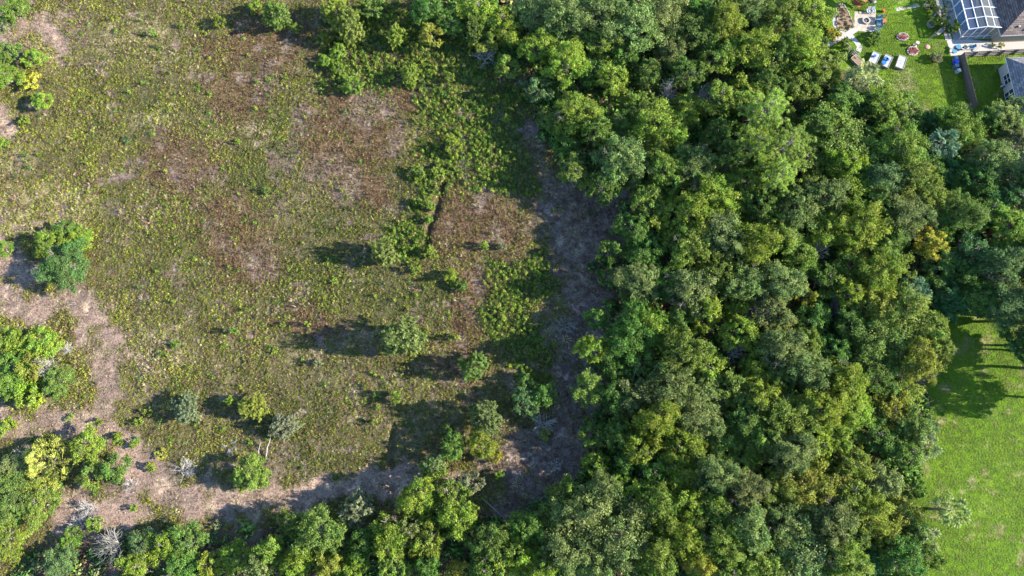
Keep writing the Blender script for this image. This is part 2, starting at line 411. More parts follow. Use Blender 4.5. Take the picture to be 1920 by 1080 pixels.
def scatter(name, pts, yaw, sc, kind, col, label, cat):
    me = bpy.data.meshes.new(name); me.vertices.add(len(pts)); me.vertices.foreach_set('co', np.asarray(pts, np.float32).ravel())
    def fa(nm, ty, key, arr):
        a = me.attributes.new(nm, ty, 'POINT'); a.data.foreach_set(key, np.asarray(arr).ravel())
    fa('yaw', 'FLOAT', 'value', yaw.astype(np.float32)); fa('sc', 'FLOAT', 'value', sc.astype(np.float32))
    fa('kind_id', 'INT', 'value', kind.astype(np.int32))
    fa('col', 'FLOAT_COLOR', 'color', np.concatenate([col, np.ones((len(col), 1))], 1).astype(np.float32))
    me.update(); me.materials.append(M['weed'])
    o = link(name, me)
    ng = bpy.data.node_groups.new(name, 'GeometryNodeTree')
    ng.interface.new_socket('Geometry', in_out='INPUT', socket_type='NodeSocketGeometry')
    ng.interface.new_socket('Geometry', in_out='OUTPUT', socket_type='NodeSocketGeometry')
    n = ng.nodes; l = ng.links
    gi = n.new('NodeGroupInput'); go = n.new('NodeGroupOutput')
    j = n.new('GeometryNodeGeometryToInstance')
    for t in TUFTS[::-1]:
        oi = n.new('GeometryNodeObjectInfo'); oi.inputs['Object'].default_value = t; oi.inputs['As Instance'].default_value = False
        l.new(oi.outputs['Geometry'], j.inputs[0])
    ip = n.new('GeometryNodeInstanceOnPoints'); ip.inputs['Pick Instance'].default_value = True
    def at(nm, ty):
        a = n.new('GeometryNodeInputNamedAttribute'); a.data_type = ty; a.inputs[0].default_value = nm; return a.outputs[0]
    cx = n.new('ShaderNodeCombineXYZ'); l.new(at('yaw', 'FLOAT'), cx.inputs[2])
    e2r = n.new('FunctionNodeEulerToRotation'); l.new(cx.outputs[0], e2r.inputs[0])
    l.new(gi.outputs[0], ip.inputs['Points']); l.new(j.outputs[0], ip.inputs['Instance'])
    l.new(at('kind_id', 'INT'), ip.inputs['Instance Index']); l.new(e2r.outputs[0], ip.inputs['Rotation'])
    l.new(at('sc', 'FLOAT'), ip.inputs['Scale']); l.new(ip.outputs[0], go.inputs[0])
    md = o.modifiers.new('scatter', 'NODES'); md.node_group = ng
    return tag(o, label, cat, kind='stuff')

def candidates(dens, seed, x0=-90, x1=96, y0=-18, y1=86):
    rng = np.random.default_rng(seed); n = int((x1 - x0) * (y1 - y0) * dens)
    x = x0 + rng.random(n) * (x1 - x0); y = y0 + rng.random(n) * (y1 - y0)
    px, py = PX(x, y); k = (px > -60) & (px < 2000) & (py > -60) & (py < 1140)
    return x[k], y[k], px[k], py[k], rng
def pick(rng, P):
    """P: list of (n,) weights -> index"""
    W = np.cumsum(np.stack(P, 1), 1); r = rng.random(len(W)) * W[:, -1]
    return (W < r[:, None]).sum(1)

def grow_field():
    x, y, px, py, rng = candidates(22.0, 21)
    m = masks(px, py)
    off = np.maximum.reduce([m['forest'], m['yard'], m['lawn']])
    k0 = (off < .5)
    bare = np.maximum(m['dirt'], m['strip'])
    keep = k0 & (rng.random(len(x)) < np.clip(.95 - .50 * m['dirt'] - .40 * m['strip'] - .15 * m['pink'] - .05 * m['rust'] + .2 * m['green'], .08, 1))
    x, y, px, py = x[keep], y[keep], px[keep], py[keep]; m = {k: v[keep] for k, v in m.items()}; bare = bare[keep]
    n = len(x); one = np.ones(n)
    far_left = np.clip((520 - px) / 400, 0, 1)
    # colour families: lime, olive green, rust brown, straw, pale grey, dark green
    PAL = np.array([(.27, .28, .022), (.155, .175, .02), (.18, .10, .05), (.42, .33, .18), (.24, .18, .13), (.05, .09, .018)])
    veg = 1 - bare
    ci = pick(rng, [veg * (.45 + .7 * far_left + .3 * m['straw']) * np.clip(.35 + 3.2 * (N2.fbm(x, y, 2.2, 4) - .38), .15, 1.6) * (1 - .7 * m['rust']) * (1 - .6 * m['pink']),
                    veg * (.8 + .8 * m['green']) * (1 - .55 * m['rust']) * (1 - .5 * m['pink']) * (1 - .3 * far_left),
                    .36 * one + 1.6 * m['rust'] + .3 * m['pink'],
                    .06 * one + .55 * m['straw'] + .5 * m['dirt'] + .25 * m['strip'],
                    .08 * one + 1.0 * m['pink'] + .6 * bare,
                    veg * (.15 + .5 * m['green'] + .5 * m['tall']) * (1 - .6 * far_left)])
    big = N4.fbm(x + 90, y + 40, 5, 4)
    col = PAL[ci] * np.where(m['strip'] > .5, .9, 1.0)[:, None] * (.44 + .45 * rng.random((n, 1)) + .5 * np.clip(big - .45, -.2, .3)[:, None]) * (1 + .16 * (rng.random((n, 3)) - .5))
    ki = np.where(ci <= 1, rng.integers(0, 3, n), np.where(ci == 2, rng.integers(1, 4, n), np.where(ci >= 5, rng.integers(0, 2, n), np.where(rng.random(n) < .5, 3, 4))))
    sc = (.42 + .72 * rng.random(n) ** 2) * (.55 + .9 * big) * np.where(m['strip'] > .4, .8 + 1.1 * rng.random(n) ** 3, np.where(bare > .5, .7, 1.0))
    z = ground_z(x, y) - .02
    scatter('field_grass', np.stack([x, y, z], 1), rng.random(n) * 6.283, sc, ki, col,
            'rough olive and rust brown weeds covering the open field', 'field grass')
    print('field tufts', n)
grow_field()
def grow_tall():
    x, y, px, py, rng = candidates(5.5, 22)
    m = masks(px, py)
    k = (rng.random(len(x)) < np.clip(m['tall'] * 1.1 + .015, 0, 1)) & (m['forest'] < .5) & (m['strip'] < .6) & (m['dirt'] < .4) & (m['yard'] + m['lawn'] < .5) & (N1.fbm(px, py, 14, 3) > .31)
    x, y, px, py = x[k], y[k], px[k], py[k]; n = len(x)
    PAL = np.array([(.11, .19, .018), (.165, .22, .02), (.06, .12, .02), (.20, .20, .045)])
    ci = rng.choice(4, n, p=[.42, .26, .2, .12])
    col = PAL[ci] * (.58 + .45 * rng.random((n, 1)))
    scatter('tall_weeds', np.stack([x, y, ground_z(x, y) - .03], 1), rng.random(n) * 6.283, .35 + .6 * rng.random(n) ** 1.6,
            rng.integers(5, 7, n), col, 'bright green knee-high weeds beside the wood and the dark furrow', 'weeds')
    print('tall weeds', n)
grow_tall()
def grow_lawn():
    x, y, px, py, rng = candidates(9.0, 23, x0=40)
    m = masks(px, py)
    hard = inpoly(px, py, [(1772, 70), (1800, -40), (2100, -40), (2100, 90), (1797, 108), (1780, 108)]) | inpoly(px, py, [(1600, 20), (1643, 20), (1643, 62), (1600, 60)]) \
        | inpoly(px, py, [(1545, 15), (1600, 0), (1605, 60), (1625, 130), (1545, 130)]) | inpoly(px, py, [(1868, 120), (1890, 105), (2100, 100), (2100, 210), (1890, 195)])
    k = (np.maximum(m['yard'], m['lawn']) > .5) & ~hard
    x, y, px, py = x[k], y[k], px[k], py[k]; n = len(x)
    PAL = np.array([(.125, .22, .005), (.155, .235, .008), (.09, .18, .005), (.22, .21, .06)])
    tone = .72 + .56 * N4.fbm(x, y, 7, 5)
    dry = np.clip((N3.fbm(px, py, 22, 4) - .6) * 5, 0, .5)
    ci = np.where(rng.random(n) < dry, 3, rng.choice(3, n, p=[.5, .28, .22]))
    col = PAL[ci] * (.50 + .24 * rng.random((n, 1))) * tone[:, None]
    scatter('lawn_grass', np.stack([x, y, ground_z(x, y) - .01], 1), rng.random(n) * 6.283, .7 + .6 * rng.random(n), np.full(n, 7), col,
            'short bright green mown lawn grass behind the houses', 'lawn grass')
    print('lawn', n)
grow_lawn()
def grow_under():
    x, y, px, py, rng = candidates(1.8, 24)
    m = masks(px, py); k = (m['forest'] > .5) & (m['dirt'] < .5) & (m['strip'] < .5) & ((rng.random(len(x)) < .3) | (px > 500)) & (m['lawn'] < .5)
    x, y, px, py = x[k], y[k], px[k], py[k]; n = len(x)
    PAL = np.array([(.055, .12, .02), (.09, .15, .02), (.14, .14, .05), (.15, .095, .05)])
    col = PAL[rng.choice(4, n, p=[.4, .3, .15, .15])] * (.7 + .6 * rng.random((n, 1)))
    scatter('undergrowth', np.stack([x, y, ground_z(x, y) - .03], 1), rng.random(n) * 6.283, .7 + 1.8 * rng.random(n) ** 2, np.full(n, 8), col,
            'dark low undergrowth on the shaded floor of the wood', 'undergrowth')
    print('under', n)
grow_under()
# ------------------------------------------------------------------ tree shapes (shared by many trees)
def clump_leaves(rng, cpos, rc, outd, n, L, W, squash=.8, jit=1.0, hue=None):
    d = unit(rng.normal(size=(n, 3)) + outd * .55 + np.array([0, 0, .35]))
    rad = rc * (.35 + .75 * rng.random((n, 1)) ** .7 + .25 * (rng.random((n, 1)) < .12))
    c = cpos + d * rad * np.array([1, 1, squash])
    nrm = d + rng.normal(size=(n, 3)) * jit
    h = rng.random() if hue is None else hue
    tint = np.stack([.15 * rng.random() + .85 * rng.random(n), np.clip(h * .7 + .3 * rng.random(n), 0, 1), rng.random(n)], 1)
    return leaf_arrays(c, nrm, L * (.6 + .8 * rng.random(n)), W * (.6 + .8 * rng.random(n)), tint, rng)
def limb_path(rng, a, b, k=4, wob=.12):
    a = np.array(a, float); b = np.array(b, float); ln = np.linalg.norm(b - a)
    return [a + (b - a) * t + rng.normal(size=3) * ln * wob * math.sin(math.pi * t) for t in np.linspace(0, 1, k)]
def make_tree(seed, R, h, c, nclump, nleaf, L, W, trunk_r, style='oak', bare=.0):
    rng = np.random.default_rng(seed); zc = h - c
    ph = rng.random(4) * 6.28
    lob = lambda a: .88 + .10 * math.sin(2 * a + ph[0]) + .10 * math.sin(3 * a + ph[1]) + .08 * math.sin(5 * a + ph[2])
    cl = []; tries = 0
    while len(cl) < nclump and tries < 4000:
        tries += 1
        d = unit(rng.normal(size=3))
        if d[2] < (-.9 if style == 'spray' else -.45): continue
        f = lob(math.atan2(d[1], d[0])) * rng.uniform(.55, .86)
        p = d * np.array([R, R, c]) * f
        rc = R * rng.uniform(.15, .34) * (1.0 if nclump > 12 else 1.25)
        if all(np.linalg.norm((p - q) * np.array([1, 1, .8])) > .62 * (rc + r2) * .95 for q, r2, _ in cl) or tries > 2500:
            cl.append((p, rc, d))
    tot = sum(r * r for _, r, _ in cl); C = []; T = []
    mb = MB(); top = np.array([0, 0, zc * .82])
    tp = limb_path(rng, (0, 0, -.25), top, 4, .05)
    mb.tube(tp, [trunk_r * 1.25, trunk_r, trunk_r * .8, trunk_r * .6], 7)
    for i, (p, rc, d) in enumerate(cl):
        q = p + np.array([0, 0, zc]); isbare = rng.random() < bare
        if style == 'spray':
            # leafy shoots that point outwards and upwards
            ns = max(3, int(7 * (rc / R) / .27)); per = max(6, int(nleaf * rc * rc / tot / ns))
            for s in range(ns):
                ax = unit(d + np.array([0, 0, .7]) + rng.normal(size=3) * .55); ln = rc * rng.uniform(.9, 1.7)
                t = rng.random(per) ** .8; base = q + rng.normal(size=3) * rc * .35
                wd = (rc * .30 * (1 - .8 * t))[:, None]
                cc_ = base + ax * (t * ln)[:, None] + rng.normal(size=(per, 3)) * wd
                side = rng.normal(size=(per, 3)); nrm = np.array([0, 0, .9]) + side * .6 + d * .4
                tint = np.stack([np.clip(.05 + .5 * t + .45 * (rng.random(per) - .5), 0, 1), np.clip(.2 + .5 * t, 0, 1), rng.random(per)], 1)
                co, tt = leaf_arrays(cc_, nrm, L * (.6 + .7 * rng.random(per)), W * (.6 + .7 * rng.random(per)), tint, rng, ax * .8 + side * .7)
                C.append(co); T.append(tt)
        elif not isbare:
            n = int(nleaf * rc * rc / tot); ns = int(rng.integers(6, 11)); lobe_hue = rng.random()
            for s in range(ns):                            # ragged sprays of leaves over the lobe
                dd = unit(rng.normal(size=3) + d * .6 + np.array([0, 0, .45])); sp = q + dd * rc * np.array([1, 1, .8]) * rng.uniform(.45, 1.15)
                sr = rc * rng.uniform(.17, .40); k = max(4, int(n / ns)); A = rng.normal(size=(3, 3)) * .25 + np.eye(3) * np.array([1.15, 1.15, .6])
                off = np.clip(rng.normal(size=(k, 3)), -2, 2) @ A * sr * .72; cpt = sp + off
                nrm = unit(off + 1e-6) * .6 + dd * .5 + rng.normal(size=(k, 3)) * .9
                b0_ = rng.random() * .45
                tint = np.stack([np.clip(b0_ + .55 * rng.random(k), 0, 1), np.clip(.5 * lobe_hue + .25 * rng.random() + .25 * rng.random(k), 0, 1), rng.random(k)], 1)
                co, tt = leaf_arrays(cpt, nrm, L * (.55 + .8 * rng.random(k)), W * (.55 + .8 * rng.random(k)), tint, rng)
                C.append(co); T.append(tt)
        twigs = rng.random() < .22
        if i % 2 == 0 or isbare or twigs:
            start = tp[2] if rng.random() < .5 else tp[3]
            r0 = trunk_r * .42
            mb.tube(limb_path(rng, start, q, 4, .10), [r0, r0 * .7, r0 * .45, r0 * .18], 5, False)
        if isbare or twigs:
            for s in range(6 if isbare else 2):
                e = q + unit(d + rng.normal(size=3) * .8) * rc * rng.uniform(.9, 1.5)
                mid = (q + e) / 2 + rng.normal(size=3) * rc * .12
                mb.tube([q, mid, e], [.035, .025, .01], 3, False)
                if isbare:
                    for s2 in range(3):
                        e2 = mid + unit(e - mid + rng.normal(size=3) * rc * .5) * rc * .5
                        mb.tube([mid, e2], [.025, .008], 3, False)
    return leaf_mesh('crown', np.concatenate(C), np.concatenate(T), M['leaf']), mb.mesh('trunk', M['bark'])
def make_pine(seed, R, h):
    rng = np.random.default_rng(seed); C = []; T = []; mb = MB()
    mb.tube([(0, 0, -.2), (.1, 0, h * .5), (0, .1, h * .97)], [.24, .18, .05], 7)
    for i in range(30):
        z = h * rng.uniform(.55, .97); a = rng.random() * 6.28; ln = R * (1.15 - (z / h - .5) * 1.5) * rng.uniform(.6, 1.1)
        e = np.array([math.cos(a) * ln, math.sin(a) * ln, z + ln * rng.uniform(.05, .35)])
        path = limb_path(rng, (0, 0, z), e, 4, .06); mb.tube(path, [.07, .05, .035, .02], 4, False)
        for s in range(7):
            t = rng.uniform(.4, 1.05); q = np.array((0, 0, z)) + (e - np.array((0, 0, z))) * t + rng.normal(size=3) * np.array([.45, .45, .2])
            n = 34; d = unit(rng.normal(size=(n, 3)) + np.array([math.cos(a) * .5, math.sin(a) * .5, .6]))
            tint = np.stack([.2 + .8 * rng.random(n), .4 + .5 * rng.random(n), rng.random(n)], 1)
            co, tt = leaf_arrays(q + d * .24, rng.normal(size=(n, 3)), np.full(n, .46), np.full(n, .07), tint, rng, d * 5)
            C.append(co); T.append(tt)
    return leaf_mesh('crown', np.concatenate(C), np.concatenate(T), M['leaf']), mb.mesh('trunk', M['bark'])
PROTO = {
 'oakL': [(4.6, 8.2, make_tree(100 + i, 4.6, 8.2, 3.0, 38, 18500, .265, .155, .26, bare=.02 * (i % 3))) for i in range(7)],
 'oakM': [(3.4, 7.0, make_tree(120 + i, 3.4, 7.0, 2.6, 28, 12500, .25, .15, .19, bare=.02 * (i % 3))) for i in range(6)],
 'oakS': [(2.2, 5.4, make_tree(140 + i, 2.2, 5.4, 2.3, 19, 7000, .26, .155, .12, bare=.06 * (i % 2))) for i in range(4)],
 'spray': [(3.2, 7.0, make_tree(160 + i, 3.2, 7.0, 3.35, 40, 12500, .30, .16, .15, 'spray')) for i in range(3)],
 'sprayS': [(1.5, 3.4, make_tree(170 + i, 1.5, 3.4, 1.65, 18, 3400, .25, .13, .07, 'spray')) for i in range(3)],
 'bush': [(2.0, 2.8, make_tree(180 + i, 2.0, 2.8, 1.5, 16, 5000, .26, .16, .07, bare=.12 * (i % 2))) for i in range(4)],
 'shrub': [(.8, 1.3, make_tree(190 + i, .8, 1.3, .75, 7, 650, .20, .12, .03, 'spray' if i % 2 else 'oak')) for i in range(4)],
 'pine': [(4.0, 12.0, make_pine(200 + i, 4.0, 12.0)) for i in range(2)],
}
CLR = dict(g=(.125, .17, .042), l=(.15, .215, .014), o=(.125, .18, .02), c=(.095, .158, .022), d=(.07, .145, .018), y=(.25, .25, .018),
           f=(.165, .19, .018), p=(.15, .165, .075), b=(.08, .14, .04), n=(.12, .20, .018), t=(.05, .13, .03))
CWORD = dict(g='grey-green', l='yellow-green', o='olive', c='mid-green', d='dark green', y='bright yellow', f='golden olive', p='pale silvery', b='blue-green', n='fresh green', t='deep teal-green')
tree_count = {}
def plant(name, style, px, py, rpx, clr, label, cat, height=None, group=None, zfrac=.62, rng=RNG, rz=None, var=None):
    lst = PROTO[style]; R0, h0, (cm, tm) = lst[int(rng.integers(len(lst))) if var is None else var % len(lst)]
    R = rpx * mpp(px, py, 0); hh = height if height else h0 * (R / R0) ** .75
    zc = hh * zfrac
    p = G(px, py, zc); R = rpx * mpp(px, py, zc); z = gz(p)
    root = thing(name, label, cat, (p.x, p.y, z - .02), (rng.random() * 6.283) if rz is None else rz, group)
    s = R / R0; root.scale = (s, s, hh / h0)
    base = np.array(CLR[clr]) if isinstance(clr, str) else np.array(clr)
    colr = base * (.92 + .28 * rng.random()) * (1 + .14 * (rng.random(3) - .5))
    t = link('trunk', tm, root); c = link('crown', cm, root); c.color = (*colr, 1)
    return root

# ---- the wood: photo position of each crown, its radius in pixels, colour
WOOD = """
800 15 34 d;845 40 30 d;905 20 40 l;950 45 40 l;1000 25 46 g;1010 90 40 l;1065 40 45 g;1062 120 42 l;1120 20 48 g;1130 80 40 o;1185 55 55 g;1245 30 44 g;
1150 150 34 l;1215 140 30 c;1300 65 44 c;1255 90 36 g;1360 50 42 l;1345 110 40 o;1405 18 42 g;1410 95 44 l;1470 35 44 o;1520 25 36 l;1500 95 44 l;1455 110 36 c;1528 80 26 c;1530 140 34 o;
1010 170 28 b;1080 212 46 l;1075 325 30 c;1060 275 26 d;1165 300 50 g;1120 250 30 c;1130 350 34 d;1240 240 50 l;1200 205 34 o;1290 205 36 l;1255 325 42 o;1305 310 42 g;1215 385 40 o;1345 255 34 d;1370 300 36 c;
1350 185 34 o;1395 180 40 l;1400 340 44 o;1330 365 44 l;1450 350 40 o;1500 165 38 o;
1185 430 36 d;1210 470 40 d;1250 405 40 l;1300 400 42 l;1290 460 44 o;1350 440 50 g;1410 455 46 l;1375 380 40 l;1195 530 42 g;1240 530 36 d;1290 545 50 g;1345 510 40 o;1395 530 42 g;1320 590 36 l;
1225 615 44 l;1160 640 46 d;1175 590 34 d;1195 690 40 c;1140 690 34 d;1280 660 50 o;1325 680 40 l;1250 725 46 g;1385 625 36 l;1420 690 38 l;1370 735 40 o;1310 745 46 g;1270 600 30 c;
1570 265 74 o;1500 300 40 c;1690 275 46 o;1655 340 44 b;1705 335 48 o;1740 375 44 o;1600 365 48 l;1545 370 42 g;1490 400 48 g;1550 430 42 l;1455 440 42 o;1610 430 46 l;1660 455 44 c;1700 410 46 g;1738 455 34 y;1650 510 46 l;1600 495 40 o;
1500 480 40 o;1460 530 46 g;1510 558 20 y;1545 520 34 d;1590 550 30 l;1520 600 38 d;1445 590 38 g;1640 575 40 f;1690 595 52 o;1650 640 58 c;1740 610 36 o;1760 650 34 o;1595 610 36 c;1460 655 46 g;1560 660 36 d;1510 690 44 g;1580 715 46 l;1715 680 44 f;1650 705 46 c;1690 735 38 f;
1185 745 40 g;1140 745 34 d;1230 790 44 l;1145 810 32 c;1165 860 34 d;1200 845 34 l;1310 790 46 g;1280 840 40 l;1275 885 46 l;1225 880 34 d;1400 790 48 c;1420 740 36 l;1355 835 40 o;1395 860 38 o;1440 820 38 o;1340 890 44 g;1390 915 44 g;
1480 775 50 o;1540 765 44 l;1595 765 46 l;1480 850 50 g;1530 830 36 l;1570 825 32 l;1640 770 36 d;1665 765 34 f;1700 795 40 c;1645 815 40 d;1695 850 36 c;1600 870 36 o;1740 800 22 b;1520 915 56 f;1455 915 42 o;1590 925 40 o;1650 905 38 g;1715 915 24 n;1560 975 50 g;1625 960 42 l;1690 960 40 f;1655 1005 36 f;1470 985 52 g;1500 1040 64 g;1580 1045 46 o;1630 1060 36 t;1690 1050 50 d;1740 1040 30 o;1715 1000 30 c;
1055 935 34 o;1090 965 56 g;1135 930 44 g;1180 925 40 l;1030 985 36 c;1060 1030 50 g;1165 1005 60 g;1115 1050 44 g;985 990 36 c;960 1035 38 l;1015 1060 36 l;1235 950 42 o;1290 955 40 l;1335 955 42 o;1230 1040 46 o;1285 1010 44 l;1310 1055 32 y;1350 1010 46 o;1400 985 48 g;1415 1050 50 o;1365 1065 34 c;1450 1065 40 o;
1880 225 36 g;1905 205 30 b;1840 230 30 d;1900 260 34 p;1860 300 42 g;1895 330 40 g;1830 340 40 d;1790 330 36 t;1800 400 42 c;1850 400 38 d;1895 430 46 n;1760 500 40 c;1760 420 34 d;1820 470 40 t;1870 500 42 b;1910 490 40 g;1780 560 40 t;1835 560 40 d;1890 575 44 b;1915 640 38 t
"""
GAPS = [(1155, 200, 26), (1310, 180, 26), (1330, 235, 24), (1385, 245, 20), (1340, 600, 26), (1330, 640, 20), (1370, 660, 24), (1420, 580, 22), (1390, 865, 22), (1400, 885, 20), (1440, 470, 18), (1650, 430, 16), (1290, 800, 14)]
def build_wood():
    T = []
    for e in WOOD.replace('\n', '').split(';'):
        a = e.split()
        if len(a) == 4: T.append((float(a[0]) + (14 if float(a[0]) < 1180 and 560 < float(a[1]) < 900 else 0), float(a[1]), float(a[2]), a[3]))
    fr = np.random.default_rng(31); tries = 0; FT = np.array([(t[0], t[1]) for t in T]); nf = 0
    while tries < 6000:                                   # smaller crowns in the openings between the big ones
        tries += 1; q = np.array((fr.uniform(790, 1920), fr.uniform(10, 1075)))
        if (q[0] < 1000 and q[1] > 200) or (q[0] > 1505 and q[1] < 175) or (q[0] > 1755 and q[1] > 565): continue
        if not inpoly(np.array([q[0]]), np.array([q[1]]), FOREST)[0]: continue
        if np.hypot(*(FT - q).T).min() < 45 or any(np.hypot(q[0] - gx_, q[1] - gy_) < gr for gx_, gy_, gr in GAPS): continue
        FT = np.vstack([FT, q]); T.append((float(q[0]), float(q[1]), float(fr.uniform(22, 38)), 'codlc'[int(fr.integers(5))] if q[0] < 1750 else 'dtc'[int(fr.integers(3))])); nf += 1
    print('fill trees', nf)
    def zone(px, py):
        if px > 1750 and py < 680: return 'the shaded right-edge thicket', 'left', 0
        if py < 100: return 'the row along the photo top', 'left', 0
        if py > 940: return 'the row along the photo bottom', 'left', 0
        if px < 1215: return 'the crowns edging the cleared strip', 'top', 1
        if px < 1320: return 'the row behind the strip-edge crowns', 'top', 1
        if px < 1435: return 'the left middle of the wood', 'top', 1
        if px < 1545: return 'the middle line of the wood', 'top', 1
        if px < 1650: return 'the right middle of the wood', 'top', 1
        return 'the crowns edging the back lawns', 'top', 1
    Z = {}
    for t in T: Z.setdefault(zone(t[0], t[1]) + (t[3],), []).append(t)
    ordn = ['first', 'second', 'third', 'fourth', 'fifth', 'sixth', 'seventh', 'eighth', 'ninth', 'tenth', 'eleventh', 'twelfth', 'thirteenth', 'fourteenth', 'fifteenth', 'sixteenth', 'seventeenth', 'eighteenth', 'nineteenth', 'twentieth']
    rng = np.random.default_rng(5)
    for (zn, end, ax, clr), L in Z.items():
        L.sort(key=lambda t: t[ax])
        for i, (px, py, r, c) in enumerate(L):
            sz = 'broad' if r >= 46 else ('slender' if r <= 32 else 'rounded')
            lab = f"{sz} {CWORD[c]} tree, {ordn[i]} such from {end} in {zn}" if len(L) > 1 else f"{sz} {CWORD[c]} tree, only such one in {zn}"
            style = 'oakL' if r >= 42 else ('oakM' if r >= 30 else 'oakS')
            hgt = (7.8 if r >= 42 else 6.8 if r >= 30 else 5.2) * rng.uniform(.82, 1.18)
            if c in 'dt': hgt *= .85
            if px > 1600 and py > 700: hgt *= .85
            if px < 1060 and py < 360: hgt *= .85
            plant('wood_tree', style, px, py, r * 1.04, c, lab, 'tree', hgt, 'trees of the wood', rng=rng)
build_wood()
rngp = np.random.default_rng(9)
for px, py, r, lab in [(1440, 205, 56, 'bright green pine with bare branches showing, topmost of the pines'), (1420, 270, 44, 'bright needled pine left of the lowest pine, in the upper wood'),
                       (1475, 270, 56, 'bright green long-needled pine left of the big olive oak'), (1465, 325, 44, 'lowest of the bright green pines in the upper wood')]:
    plant('pine_tree', 'pine', px, py, r, 'n', lab, 'pine', 11.0 + rngp.random() * 1.5, 'pines in the upper wood', zfrac=.8, rng=rngp)

